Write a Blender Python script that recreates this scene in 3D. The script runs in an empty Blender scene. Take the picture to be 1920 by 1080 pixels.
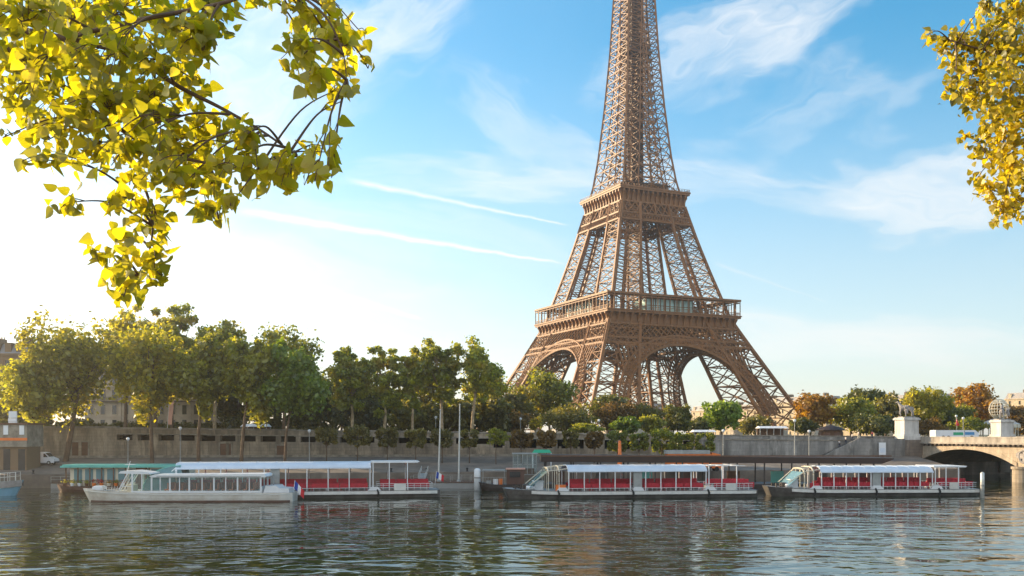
import bpy, bmesh, math, random
import numpy as np
from mathutils import Vector, Matrix, Quaternion

C = bpy.context.scene.collection
SC = bpy.context.scene
R = math.radians
# ------------------------------------------------------------------ camera, sky, sun, exposure
F, CX, HY, H = 1767.0, 960.0, 813.0, 9.5      # focal length and horizon in photo pixels, eye height above the water
cam_d = bpy.data.cameras.new('camera')
cam_d.sensor_width = 36.0
cam_d.lens = F / 1920 * 36
cam_d.shift_y = (HY - 540) / 1920
cam_d.clip_start = 0.1
cam_d.clip_end = 6000
cam = bpy.data.objects.new('camera', cam_d)
cam.location = (0, 0, H)
cam.rotation_euler = (R(90), 0, 0)
C.objects.link(cam)
SC.camera = cam

SUN_AZ, SUN_EL = R(-60), R(16.5)                # azimuth measured from +Y towards +X
SUN_POWER, SKY_POWER, EXPOSURE = 5.0, 0.12, 1.12
sun_d = bpy.data.lights.new('sun', 'SUN')
sun_d.energy = SUN_POWER
sun_d.angle = R(0.5)
sun_d.color = (1.0, 0.76, 0.46)
sun = bpy.data.objects.new('sun', sun_d)
sdir = Vector((math.sin(SUN_AZ) * math.cos(SUN_EL), math.cos(SUN_AZ) * math.cos(SUN_EL), math.sin(SUN_EL)))
sun.rotation_euler = sdir.to_track_quat('Z', 'Y').to_euler()
sun.location = (-80, 80, 120)
C.objects.link(sun)

world = bpy.data.worlds.new('World')
SC.world = world
world.use_nodes = True
wt = world.node_tree
for n in list(wt.nodes):
    wt.nodes.remove(n)
def wn(kind, **kw):
    n = wt.nodes.new(kind)
    for k, v in kw.items():
        setattr(n, k, v)
    return n
def wl(a, b):
    wt.links.new(a, b)
def wmath(op, a, b=None, c=None, clamp=False):
    n = wn('ShaderNodeMath', operation=op, use_clamp=clamp)
    for i, v in enumerate((a, b, c)):
        if v is None:
            continue
        if isinstance(v, (int, float)):
            n.inputs[i].default_value = v
        else:
            wl(v, n.inputs[i])
    return n.outputs[0]
def wramp(v, a, b):
    n = wn('ShaderNodeMapRange', interpolation_type='SMOOTHSTEP')
    wl(v, n.inputs[0])
    n.inputs[1].default_value = a
    n.inputs[2].default_value = b
    return n.outputs[0]
sky = wn('ShaderNodeTexSky', sky_type='NISHITA', sun_disc=False, sun_elevation=SUN_EL, sun_rotation=SUN_AZ,
         altitude=40, air_density=1.0, dust_density=0.7, ozone_density=3.0)
geo = wn('ShaderNodeTexCoord')
sep = wn('ShaderNodeSeparateXYZ')
wl(geo.outputs['Generated'], sep.inputs[0])
DX, DY, DZ = sep.outputs
# cirrus: noise on a high flat cloud deck (direction divided by its height), streaked along one wind direction
den = wmath('MAXIMUM', wmath('ADD', DZ, 0.10), 0.05)
cu, cv = wmath('DIVIDE', DX, den), wmath('DIVIDE', DY, den)
comb = wn('ShaderNodeCombineXYZ')
wl(cu, comb.inputs[0]); wl(cv, comb.inputs[1])
def cloud_layer(rot, scale, stretch, lo, hi, detail, off=0.0, dist=0.6):
    m = wn('ShaderNodeMapping')
    wl(comb.outputs[0], m.inputs[0])
    m.inputs['Location'].default_value = (off, off * .7, 0)
    m.inputs['Rotation'].default_value = (0, 0, R(rot))
    m.inputs['Scale'].default_value = (scale, scale * stretch, 1)
    n = wn('ShaderNodeTexNoise')
    wl(m.outputs[0], n.inputs['Vector'])
    n.inputs['Scale'].default_value = 1.0
    n.inputs['Detail'].default_value = detail
    n.inputs['Roughness'].default_value = 0.58
    n.inputs['Distortion'].default_value = dist
    return wramp(n.outputs['Fac'], lo, hi)
c1 = cloud_layer(38, 0.55, 0.22, 0.46, 0.82, 7, 3.1)
c2 = cloud_layer(-12, 0.9, 0.16, 0.50, 0.85, 8, 7.7, 1.0)
c3 = cloud_layer(20, 0.22, 0.6, 0.40, 0.66, 4, 1.3)
clouds = wmath('MULTIPLY', wmath('ADD', wmath('MULTIPLY', c1, 0.75), wmath('MULTIPLY', c2, 0.6)), wmath('ADD', wmath('MULTIPLY', c3, .9), .12), clamp=True)
# direction in tangent units (x/y, z/y) for the placed clouds and contrails of this sky
yy = wmath('MAXIMUM', DY, 0.05)
TX, TZ = wmath('DIVIDE', DX, yy), wmath('DIVIDE', DZ, yy)
def px2t(px, py):
    return (px - CX) / F, (HY - py) / F
tn = wn('ShaderNodeCombineXYZ')
wl(TX, tn.inputs[0]); wl(TZ, tn.inputs[1])
def bank(px, py, rx, ry, rot, amount, fray=0.6, nscale=9, stretch=.35):
    """one soft drifting bank of cirrus, centred on a sky direction, frayed by noise along its length"""
    tx, tz = px2t(px, py)
    a = R(rot)
    dx, dz = wmath('SUBTRACT', TX, tx), wmath('SUBTRACT', TZ, tz)
    u = wmath('ADD', wmath('MULTIPLY', dx, math.cos(a)), wmath('MULTIPLY', dz, math.sin(a)))
    v = wmath('SUBTRACT', wmath('MULTIPLY', dz, math.cos(a)), wmath('MULTIPLY', dx, math.sin(a)))
    wv = wn('ShaderNodeCombineXYZ')
    wl(wmath('MULTIPLY', u, .9 * F / rx), wv.inputs[0]); wl(wmath('MULTIPLY', v, .55 * F / ry), wv.inputs[1]); wv.inputs[2].default_value = px * .031 + py * .017
    nw = wn('ShaderNodeTexNoise')
    wl(wv.outputs[0], nw.inputs['Vector'])
    nw.inputs['Scale'].default_value = 1.3; nw.inputs['Detail'].default_value = 3
    ws_ = wn('ShaderNodeSeparateColor'); wl(nw.outputs['Color'], ws_.inputs[0])
    u0, v0 = u, v
    u = wmath('ADD', u, wmath('MULTIPLY', wmath('SUBTRACT', ws_.outputs[0], .5), 1.7 * rx / F))
    v = wmath('ADD', v, wmath('MULTIPLY', wmath('SUBTRACT', ws_.outputs[1], .5), 3.4 * ry / F))
    cb = wn('ShaderNodeCombineXYZ')
    wl(wmath('MULTIPLY', u, nscale * stretch), cb.inputs[0]); wl(wmath('MULTIPLY', v, nscale), cb.inputs[1])
    cb.inputs[2].default_value = px * .013
    n = wn('ShaderNodeTexNoise')
    wl(cb.outputs[0], n.inputs['Vector'])
    n.inputs['Scale'].default_value = 1.0
    n.inputs['Detail'].default_value = 8
    n.inputs['Roughness'].default_value = .62
    n.inputs['Distortion'].default_value = .8
    q = wmath('ADD', wmath('POWER', wmath('ABSOLUTE', wmath('DIVIDE', u, rx / F)), 2.0), wmath('POWER', wmath('ABSOLUTE', wmath('DIVIDE', v, ry / F)), 2.0))
    body = wmath('SUBTRACT', 1.0, q)
    n2 = wn('ShaderNodeTexNoise')
    cb2 = wn('ShaderNodeCombineXYZ')
    wl(wmath('MULTIPLY', u, nscale * stretch * 1.3), cb2.inputs[0]); wl(wmath('MULTIPLY', v, nscale * 5), cb2.inputs[1]); cb2.inputs[2].default_value = py * .017
    wl(cb2.outputs[0], n2.inputs['Vector'])
    n2.inputs['Scale'].default_value = 1.0; n2.inputs['Detail'].default_value = 6; n2.inputs['Distortion'].default_value = 1.2
    fr = wmath('ADD', wmath('MULTIPLY', wmath('SUBTRACT', n.outputs['Fac'], .5), fray * 6.5), wmath('MULTIPLY', wmath('SUBTRACT', n2.outputs['Fac'], .5), fray * 2.4))
    return wmath('MULTIPLY', wmath('MULTIPLY', wramp(wmath('ADD', body, fr), -.7, 2.5), wramp(body, -1.1, .6)), amount)
def trail(pa, pb, w, amount, wob=0.3):
    (ax, az), (bx, bz) = px2t(*pa), px2t(*pb)
    L = math.hypot(bx - ax, bz - az)
    ux, uz = (bx - ax) / L, (bz - az) / L
    dx, dz = wmath('SUBTRACT', TX, ax), wmath('SUBTRACT', TZ, az)
    u = wmath('DIVIDE', wmath('ADD', wmath('MULTIPLY', dx, ux), wmath('MULTIPLY', dz, uz)), L)
    v = wmath('SUBTRACT', wmath('MULTIPLY', dz, ux), wmath('MULTIPLY', dx, uz))
    n = wn('ShaderNodeTexNoise')
    wl(tn.outputs[0], n.inputs['Vector'])
    n.inputs['Scale'].default_value = 40
    n.inputs['Detail'].default_value = 4
    v2 = wmath('ADD', v, wmath('MULTIPLY', wmath('SUBTRACT', n.outputs['Fac'], .5), w / F * wob * 4))
    # wider and fainter with age (towards the start of the trail)
    wid = wmath('MULTIPLY', wmath('ADD', 0.35, wmath('SUBTRACT', 1.0, u)), w / F)
    prof = wmath('SUBTRACT', 1.0, wmath('DIVIDE', wmath('ABSOLUTE', v2), wmath('MAXIMUM', wid, w / F * .2)), clamp=True)
    ends = wmath('MULTIPLY', wramp(u, 0.0, .12), wramp(wmath('SUBTRACT', 1.0, u), 0.0, .08))
    return wmath('MULTIPLY', wmath('MULTIPLY', wmath('POWER', prof, 1.3), ends), wmath('MULTIPLY', wmath('ADD', .35, n.outputs['Fac']), amount), clamp=True)
parts = [
    wmath('MULTIPLY', wramp(wmath('MULTIPLY', DZ, -1.0), -.40, .03), .62),      # thin milky veil low over the city
    bank(560, 150, 330, 130, 28, 1.0, .55, 8, .4),
    bank(1420, 60, 260, 75, 22, 1.1, .6, 12, .3),
    bank(900, 345, 330, 40, -3, .95, .6, 14, .22),
    bank(1745, 365, 260, 75, 4, 1.15, .55, 12, .3),
    bank(1650, 635, 460, 60, -2, 1.2, .5, 14, .2),
    bank(620, 600, 460, 110, -6, .8, .5, 10, .25),
    bank(980, 230, 180, 60, -35, .4, .7, 14, .3),
    bank(720, 60, 200, 60, 40, .7, .7, 12, .3),
    bank(1330, 340, 330, 60, -8, .7, .7, 14, .25),
    bank(800, 440, 330, 60, -10, .45, .7, 14, .2),
    bank(1560, 200, 200, 70, 20, .35, .8, 14, .3),
    bank(250, 430, 330, 120, 12, .55, .6, 10, .3),
    trail((430, 392), (1070, 497), 9, 1.4),
    trail((640, 335), (1075, 424), 7, .9),
    trail((540, 530), (800, 600), 13, .9),
    trail((1330, 490), (1560, 570), 5, .35),
]
back = wmath('MULTIPLY', wramp(wmath('MULTIPLY', DY, -1.0), -.05, .45), wmath('ADD', .55, wmath('MULTIPLY', c3, .45)))   # unseen bright cloud added behind the camera to fill the shaded fronts
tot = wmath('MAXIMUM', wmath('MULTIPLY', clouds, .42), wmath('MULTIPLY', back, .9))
for p in parts:
    tot = wmath('SUBTRACT', 1.0, wmath('MULTIPLY', wmath('SUBTRACT', 1.0, tot, clamp=True), wmath('SUBTRACT', 1.0, p, clamp=True)))
# clouds are lit by the low sun: brighter towards it
dot = wmath('ADD', wmath('ADD', wmath('MULTIPLY', DX, sdir.x), wmath('MULTIPLY', DY, sdir.y)), wmath('MULTIPLY', DZ, sdir.z))
glow = wmath('POWER', wmath('MAXIMUM', dot, 0.0), 6.0)
cb_ = wmath('ADD', wmath('ADD', 4.7, wmath('MULTIPLY', glow, 1.4)), wmath('MULTIPLY', back, 2.6))  # last term: extra gain for the added fill cloud behind the camera
ccol = wn('ShaderNodeVectorMath', operation='SCALE')
ccol.inputs[0].default_value = (1.0, .975, .95)
wl(cb_, ccol.inputs['Scale'])
hsv = wn('ShaderNodeHueSaturation')
hsv.inputs['Saturation'].default_value = 1.35
hsv.inputs['Hue'].default_value = .482
wl(sky.outputs[0], hsv.inputs['Color'])
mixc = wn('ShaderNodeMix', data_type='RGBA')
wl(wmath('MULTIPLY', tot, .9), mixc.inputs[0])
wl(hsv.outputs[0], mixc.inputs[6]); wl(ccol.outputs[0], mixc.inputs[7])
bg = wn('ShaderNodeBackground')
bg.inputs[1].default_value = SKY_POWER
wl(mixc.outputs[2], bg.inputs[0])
wo = wn('ShaderNodeOutputWorld')
wl(bg.outputs[0], wo.inputs[0])

SC.view_settings.view_transform = 'Standard'
SC.view_settings.look = 'None'
SC.view_settings.gamma = 1
SC.view_settings.exposure = EXPOSURE
SC.cycles.max_bounces = 10
SC.cycles.diffuse_bounces = 6
SC.cycles.transmission_bounces = 8
SC.cycles.transparent_max_bounces = 16
SC.cycles.use_denoising = True
SC.cycles.caustics_reflective = False
SC.cycles.caustics_refractive = False
SC.cycles.sample_clamp_indirect = 6

# ------------------------------------------------------------------ helpers
def at(px, py, D):
    return Vector(((px - CX) / F * D, D, H - (py - HY) / F * D))
def xat(px, D):
    return (px - CX) / F * D
def wat(px, py):
    D = H * F / (py - HY)
    return Vector(((px - CX) / F * D, D, 0))
def tag(o, label=None, cat=None, group=None, kind=None):
    if label: o['label'] = label
    if cat: o['category'] = cat
    if group: o['group'] = group
    if kind: o['kind'] = kind
    return o
def thing(name, label, cat, loc=(0, 0, 0), rz=0.0, group=None):
    o = bpy.data.objects.new(name, None)
    o.empty_display_size = .5
    C.objects.link(o)
    o.location = loc
    o.rotation_euler = (0, 0, rz)
    return tag(o, label, cat, group)
def copy_tree(o, parent=None):
    c = o.copy()
    C.objects.link(c)
    c.parent = parent
    for ch in o.children:
        copy_tree(ch, c)
    return c
class MB:
    """collects boxes, bars, tubes and prisms; build() links them as one mesh object"""
    def __init__(s):
        s.v, s.f = [], []
    def add(s, vs, fs):
        b = len(s.v)
        s.v += [tuple(p) for p in vs]
        s.f += [tuple(i + b for i in q) for q in fs]
        return s
    def box(s, c, d, rz=0.0):
        cx, cy, cz = c
        x, y, z = d[0] / 2, d[1] / 2, d[2] / 2
        ca, sa = math.cos(rz), math.sin(rz)
        vs = []
        for k in (-z, z):
            for (i, j) in ((-x, -y), (x, -y), (x, y), (-x, y)):
                vs.append((cx + i * ca - j * sa, cy + i * sa + j * ca, cz + k))
        return s.add(vs, [(3, 2, 1, 0), (4, 5, 6, 7), (0, 1, 5, 4), (1, 2, 6, 5), (2, 3, 7, 6), (3, 0, 4, 7)])
    def bx(s, x0, x1, y0, y1, z0, z1):
        return s.box(((x0 + x1) / 2, (y0 + y1) / 2, (z0 + z1) / 2), (x1 - x0, y1 - y0, z1 - z0))
    def bar(s, p, q, w, h=None, up=(0, 0, 1)):
        p, q = Vector(p), Vector(q)
        d = q - p
        if d.length < 1e-6: return s
        h = w if h is None else h
        d.normalize()
        a = d.cross(Vector(up))
        if a.length < 1e-3: a = d.cross(Vector((0, 1, 0)))
        a.normalize()
        b = a.cross(d)
        vs = []
        for e in (p, q):
            for (i, j) in ((-1, -1), (1, -1), (1, 1), (-1, 1)):
                vs.append(e + a * (i * w / 2) + b * (j * h / 2))
        return s.add(vs, [(3, 2, 1, 0), (4, 5, 6, 7), (0, 1, 5, 4), (1, 2, 6, 5), (2, 3, 7, 6), (3, 0, 4, 7)])
    def tube(s, pts, rad, n=8, cap=True):
        pts = [Vector(p) for p in pts]
        if not isinstance(rad, (list, tuple)): rad = [rad] * len(pts)
        b0, rings = len(s.v), []
        prev = None
        for i, p in enumerate(pts):
            d = (pts[min(i + 1, len(pts) - 1)] - pts[max(i - 1, 0)]).normalized()
            if prev is None:
                a = d.cross(Vector((0, 0, 1)))
                if a.length < .05: a = d.cross(Vector((0, 1, 0)))
            else:
                a = prev - d * prev.dot(d)
            a.normalize(); prev = a
            b = d.cross(a)
            for k in range(n):
                t = 2 * math.pi * k / n
                s.v.append(tuple(p + (a * math.cos(t) + b * math.sin(t)) * rad[i]))
        for i in range(len(pts) - 1):
            for k in range(n):
                s.f.append((b0 + i * n + k, b0 + i * n + (k + 1) % n, b0 + (i + 1) * n + (k + 1) % n, b0 + (i + 1) * n + k))
        if cap:
            s.f.append(tuple(b0 + k for k in range(n))[::-1])
            s.f.append(tuple(b0 + (len(pts) - 1) * n + k for k in range(n)))
        return s
    def lathe(s, prof, n=16, c=(0, 0, 0)):
        b0 = len(s.v)
        for r, z in prof:
            for k in range(n):
                t = 2 * math.pi * k / n
                s.v.append((c[0] + r * math.cos(t), c[1] + r * math.sin(t), c[2] + z))
        for i in range(len(prof) - 1):
            for k in range(n):
                s.f.append((b0 + i * n + k, b0 + i * n + (k + 1) % n, b0 + (i + 1) * n + (k + 1) % n, b0 + (i + 1) * n + k))
        s.f.append(tuple(b0 + k for k in range(n))[::-1])
        s.f.append(tuple(b0 + (len(prof) - 1) * n + k for k in range(n)))
        return s
    def prism(s, poly, fa, fb):
        """poly: 2-D points; fa / fb map a point to the two end faces"""
        n = len(poly)
        vs = [fa(p) for p in poly] + [fb(p) for p in poly]
        return s.add(vs, [tuple(range(n))[::-1], tuple(range(n, 2 * n))] + [(i, (i + 1) % n, n + (i + 1) % n, n + i) for i in range(n)])
    def xz(s, poly, y0, y1):
        return s.prism(poly, lambda p: (p[0], y0, p[1]), lambda p: (p[0], y1, p[1]))
    def yz(s, poly, x0, x1):
        return s.prism(poly, lambda p: (x0, p[0], p[1]), lambda p: (x1, p[0], p[1]))
    def xy(s, poly, z0, z1):
        return s.prism(poly, lambda p: (p[0], p[1], z0), lambda p: (p[0], p[1], z1))
    def build(s, name, m, parent=None, smooth=False, recalc=True):
        me = bpy.data.meshes.new(name)
        me.from_pydata(s.v, [], s.f)
        if recalc:
            bm = bmesh.new(); bm.from_mesh(me)
            bmesh.ops.recalc_face_normals(bm, faces=bm.faces)
            bm.to_mesh(me); bm.free()
        if smooth:
            me.polygons.foreach_set('use_smooth', [True] * len(me.polygons))
        me.materials.append(m)
        o = bpy.data.objects.new(name, me)
        C.objects.link(o)
        if parent: o.parent = parent
        return o
def np_mesh(name, V, quads, m, parent=None, smooth=False, nv=4):
    me = bpy.data.meshes.new(name)
    nf = len(quads)
    me.vertices.add(len(V)); me.vertices.foreach_set('co', V.astype(np.float32).ravel())
    me.loops.add(nf * nv); me.loops.foreach_set('vertex_index', quads.astype(np.int32).ravel())
    me.polygons.add(nf); me.polygons.foreach_set('loop_start', np.arange(nf, dtype=np.int32) * nv)
    me.polygons.foreach_set('loop_total', np.full(nf, nv, dtype=np.int32))
    me.update(calc_edges=True)
    if smooth: me.polygons.foreach_set('use_smooth', [True] * nf)
    me.materials.append(m)
    o = bpy.data.objects.new(name, me)
    C.objects.link(o)
    if parent: o.parent = parent
    return o
# ------------------------------------------------------------------ materials
class NT:
    def __init__(s, name):
        s.m = bpy.data.materials.new(name); s.m.use_nodes = True
        s.t = s.m.node_tree
        for n in list(s.t.nodes): s.t.nodes.remove(n)
        s.out = s.n('ShaderNodeOutputMaterial')
    def n(s, kind, **kw):
        x = s.t.nodes.new(kind)
        for k, v in kw.items(): setattr(x, k, v)
        return x
    def l(s, a, b): s.t.links.new(a, b)
    def noise(s, scale, detail=4, vec=None, rough=.55, dist=0, stretch=None):
        tc = s.n('ShaderNodeTexCoord')
        v = tc.outputs['Object'] if vec is None else vec
        if stretch:
            mp = s.n('ShaderNodeMapping'); mp.inputs['Scale'].default_value = stretch
            s.l(v, mp.inputs[0]); v = mp.outputs[0]
        x = s.n('ShaderNodeTexNoise')
        s.l(v, x.inputs['Vector'])
        x.inputs['Scale'].default_value = scale; x.inputs['Detail'].default_value = detail
        x.inputs['Roughness'].default_value = rough; x.inputs['Distortion'].default_value = dist
        return x.outputs['Fac']
    def ramp(s, f, stops):
        r = s.n('ShaderNodeValToRGB')
        s.l(f, r.inputs[0])
        e = r.color_ramp.elements
        while len(e) < len(stops): e.new(.5)
        for i, (p, c) in enumerate(stops):
            e[i].position = p; e[i].color = (*c, 1) if len(c) == 3 else c
        return r.outputs[0]
    def mix(s, f, a, b, mode='MIX'):
        x = s.n('ShaderNodeMix', data_type='RGBA', blend_type=mode)
        for i, v in ((0, f), (6, a), (7, b)):
            if isinstance(v, (int, float)): x.inputs[i].default_value = v
            elif isinstance(v, tuple): x.inputs[i].default_value = (*v, 1)
            else: s.l(v, x.inputs[i])
        return x.outputs[2]
    def bump(s, f, strength, dist=.1):
        b = s.n('ShaderNodeBump'); b.inputs['Strength'].default_value = strength; b.inputs['Distance'].default_value = dist
        s.l(f, b.inputs['Height'])
        return b.outputs[0]
def mat(name, c, rough=.6, metal=0.0, vary=.18, scale=1.2, bump=0.0, dirt=None, streak=False, spec=.5):
    k = NT(name)
    p = k.n('ShaderNodeBsdfPrincipled')
    p.inputs['Roughness'].default_value = rough
    p.inputs['Metallic'].default_value = metal
    p.inputs['Specular IOR Level'].default_value = spec
    lo = tuple(x * (1 - vary) for x in c); hi = tuple(min(1, x * (1 + vary)) for x in c)
    f = k.noise(scale, 5)
    col = k.ramp(f, [(.3, lo), (.7, hi)])
    if dirt:
        g = k.noise(scale * .8, 6, rough=.7, stretch=(1, 1, .12) if streak else None)
        fac = k.ramp(g, [(.42, (0, 0, 0)), (.68, (1, 1, 1))])
        col = k.mix(fac, col, dirt)
    k.l(col, p.inputs['Base Color'])
    if bump: k.l(k.bump(k.noise(scale * 6, 5), bump, .05), p.inputs['Normal'])
    k.l(p.outputs[0], k.out.inputs[0])
    return k.m
def stone(name, c, c2, joint, bw=1.2, bh=.45, streak=.9, axis='xz', msize=.02):
    """coursed ashlar with stains running down it"""
    k = NT(name)
    p = k.n('ShaderNodeBsdfPrincipled'); p.inputs['Roughness'].default_value = .85
    tc = k.n('ShaderNodeTexCoord')
    sp = k.n('ShaderNodeSeparateXYZ'); k.l(tc.outputs['Object'], sp.inputs[0])
    cb = k.n('ShaderNodeCombineXYZ')
    a = k.n('ShaderNodeMath', operation='ADD')
    k.l(sp.outputs[0], a.inputs[0]); k.l(sp.outputs[1], a.inputs[1])
    k.l(a.outputs[0], cb.inputs[0]); k.l(sp.outputs[2], cb.inputs[1])
    br = k.n('ShaderNodeTexBrick')
    k.l(cb.outputs[0], br.inputs['Vector'])
    br.inputs['Scale'].default_value = 1
    br.inputs['Brick Width'].default_value = bw; br.inputs['Row Height'].default_value = bh
    br.inputs['Mortar Size'].default_value = msize
    br.inputs['Color1'].default_value = (*c, 1); br.inputs['Color2'].default_value = (*c2, 1)
    br.inputs['Mortar'].default_value = (*joint, 1)
    g = k.noise(.35, 7, rough=.7, stretch=(1, 1, .16))
    fac = k.ramp(g, [(.40, (0, 0, 0)), (.66, (1, 1, 1))])
    col = k.mix(k.mix(streak, (0, 0, 0), fac), br.outputs['Color'], tuple(x * .34 for x in c))
    g2 = k.noise(.5, 6, rough=.7, stretch=(1, 1, .3))
    col = k.mix(k.mix(.75, (0, 0, 0), k.ramp(g2, [(.52, (0, 0, 0)), (.72, (1, 1, 1))])), col, tuple(min(.8, x * 1.6) for x in c))
    k.l(col, p.inputs['Base Color'])
    k.l(k.bump(k.noise(3, 5), .5, .04), p.inputs['Normal'])
    k.l(p.outputs[0], k.out.inputs[0])
    return k.m
def leaf_mat(name, c1, c2, c3, trans=.5, tr_gain=1.5, hot=None):
    """leaves: a mix of diffuse and translucent, each leaf its own shade, each tree its own cast"""
    k = NT(name)
    g = k.n('ShaderNodeNewGeometry')
    oi = k.n('ShaderNodeObjectInfo')
    col = k.ramp(g.outputs['Random Per Island'], [(0, c1), (.55, c2), (1, c3)])
    big = k.noise(.28, 3)
    col = k.mix(k.ramp(big, [(.42, (0, 0, 0)), (.62, (1, 1, 1))]), col, k.mix(.5, col, c3))
    if hot:
        col = k.mix(k.ramp(k.noise(.22, 2, dist=.5), [(.52, (0, 0, 0)), (.68, (.8, .8, .8))]), col, hot)
    h = k.n('ShaderNodeHueSaturation')
    mr = k.n('ShaderNodeMapRange'); k.l(oi.outputs['Random'], mr.inputs[0])
    mr.inputs[3].default_value = .8; mr.inputs[4].default_value = 1.2
    k.l(mr.outputs[0], h.inputs['Value']); k.l(col, h.inputs['Color'])
    d = k.n('ShaderNodeBsdfDiffuse'); k.l(h.outputs[0], d.inputs[0])
    t = k.n('ShaderNodeBsdfTranslucent')
    tc = k.n('ShaderNodeVectorMath', operation='MULTIPLY'); k.l(h.outputs[0], tc.inputs[0])
    tc.inputs[1].default_value = (tr_gain, tr_gain * .95, tr_gain * .5)
    k.l(tc.outputs[0], t.inputs[0])
    gl = k.n('ShaderNodeBsdfGlossy'); gl.inputs['Roughness'].default_value = .45; gl.inputs[0].default_value = (.9, .95, 1, 1)
    m1 = k.n('ShaderNodeMixShader'); m1.inputs[0].default_value = trans
    k.l(d.outputs[0], m1.inputs[1]); k.l(t.outputs[0], m1.inputs[2])
    m2 = k.n('ShaderNodeMixShader'); m2.inputs[0].default_value = .04
    k.l(m1.outputs[0], m2.inputs[1]); k.l(gl.outputs[0], m2.inputs[2])
    k.l(m2.outputs[0], k.out.inputs[0])
    return k.m
def glass(name, tint=(.75, .9, .92), alpha=.45, rough=.03):
    k = NT(name)
    p = k.n('ShaderNodeBsdfPrincipled')
    p.inputs['Base Color'].default_value = (*tint, 1); p.inputs['Roughness'].default_value = rough
    p.inputs['Specular IOR Level'].default_value = .6
    t = k.n('ShaderNodeBsdfTransparent'); t.inputs[0].default_value = (*[min(1, x * 1.05) for x in tint], 1)
    m = k.n('ShaderNodeMixShader'); m.inputs[0].default_value = 1 - alpha
    k.l(p.outputs[0], m.inputs[1]); k.l(t.outputs[0], m.inputs[2])
    k.l(m.outputs[0], k.out.inputs[0])
    return k.m

M = {}
M['iron'] = mat('tower_iron', (.205, .084, .023), .55, 0, .22, .35, spec=.35)
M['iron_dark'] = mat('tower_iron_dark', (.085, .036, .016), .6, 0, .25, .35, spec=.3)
M['masonry'] = mat('pale_masonry', (.42, .37, .30), .85, vary=.2, scale=.5, bump=.3)
M['pavilion_glass'] = glass('pavilion_glass', (.55, .80, .80), .75, .08)
M['quay_wall'] = stone('quay_wall_stone', (.35, .28, .20), (.28, .225, .165), (.14, .115, .09), 1.6, .6, 1.0)
M['quay_grey'] = stone('grey_retaining_stone', (.30, .28, .255), (.25, .235, .22), (.15, .14, .13), 1.8, .7, 1.0)
M['coping'] = mat('coping_stone', (.30, .265, .21), .85, vary=.2, scale=.8, dirt=(.13, .11, .09))
M['bridge'] = stone('bridge_stone', (.46, .37, .27), (.40, .32, .23), (.25, .2, .15), 2.0, .8, .45)
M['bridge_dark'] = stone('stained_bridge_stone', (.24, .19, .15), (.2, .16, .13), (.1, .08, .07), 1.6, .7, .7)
M['white_stone'] = mat('white_stone', (.58, .55, .51), .8, vary=.12, scale=.9, dirt=(.36, .33, .3), streak=True)
M['parapet_stone'] = mat('parapet_stone', (.40, .355, .30), .85, vary=.18, scale=.7, dirt=(.2, .17, .14), streak=True)
M['bronze'] = mat('weathered_statue', (.27, .245, .23), .7, vary=.3, scale=1.5)
M['asphalt'] = mat('quay_paving', (.21, .17, .135), .9, vary=.25, scale=.25, bump=.2, dirt=(.11, .09, .075))
M['ground'] = mat('park_ground', (.10, .105, .06), .95, vary=.3, scale=.1)
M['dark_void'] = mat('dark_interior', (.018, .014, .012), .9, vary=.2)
M['white'] = mat('white_paint', (.72, .73, .74), .35, vary=.06, scale=.8)
M['offwhite'] = mat('cream_paint', (.62, .56, .44), .5, vary=.1, scale=.6)
M['roof_white'] = mat('pale_canopy', (.60, .67, .76), .3, vary=.07, scale=.5)
M['red'] = mat('red_seat', (.44, .016, .032), .55, vary=.2, scale=1.5)
M['brick_red'] = mat('orange_seat', (.45, .12, .045), .6, vary=.25, scale=1.5)
M['hull_grey'] = mat('grey_hull', (.30, .30, .29), .4, vary=.12, scale=.6)
M['hull_dark'] = mat('dark_hull', (.045, .035, .032), .5, vary=.3, scale=.6)
M['hull_white'] = mat('white_hull', (.68, .655, .60), .35, vary=.08, scale=.5, dirt=(.5, .44, .36))
M['hull_mid'] = mat('weathered_dark_hull', (.13, .12, .11), .5, vary=.25, scale=.6, dirt=(.06, .05, .045))
M['hull_brown'] = mat('brown_hull', (.10, .05, .035), .6, vary=.3, scale=.6)
M['hull_blue'] = mat('blue_hull', (.20, .42, .55), .4, vary=.1, scale=.6)
M['silver'] = mat('silver_rail', (.60, .60, .58), .35, .5, vary=.1)
M['canopy_brown'] = mat('dark_brown_canopy', (.035, .018, .012), .6, vary=.2, scale=.4)
M['black'] = mat('black_rubber', (.02, .02, .02), .6)
M['teal'] = mat('teal_roof', (.12, .42, .36), .45, vary=.15, scale=.7)
M['green'] = mat('green_paint', (.03, .35, .17), .5)
M['orange'] = mat('orange_paint', (.72, .17, .025), .5, vary=.1)
M['boat_glass'] = glass('boat_glass', (.88, .95, .95), .06, .04)
M['blue_glass'] = glass('blue_glass', (.30, .50, .55), .5, .05)
M['dark_glass'] = mat('dark_window', (.035, .04, .045), .12, vary=.3, spec=.7)
M['wood'] = mat('brown_wood', (.13, .065, .035), .7, vary=.25, scale=1.5)
M['pole'] = mat('pale_metal_pole', (.55, .54, .50), .4, .2)
M['lamp_grey'] = mat('lamp_post_metal', (.33, .34, .33), .5, .3)
M['bark_pale'] = mat('pale_bark', (.36, .27, .16), .85, vary=.35, scale=1.5, dirt=(.17, .12, .075))
M['bark'] = mat('brown_bark', (.12, .075, .045), .9, vary=.35, scale=1.2)
M['facade'] = mat('facade_stone', (.56, .48, .38), .8, vary=.12, scale=.15, dirt=(.30, .24, .18))
M['facade_far'] = mat('far_facade_stone', (.56, .45, .30), .8, vary=.1, scale=.08)
M['facade_brown'] = mat('brown_facade', (.20, .135, .08), .8, vary=.2, scale=.15)
M['zinc'] = mat('zinc_roof', (.21, .215, .23), .5, vary=.15, scale=.2)
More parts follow.
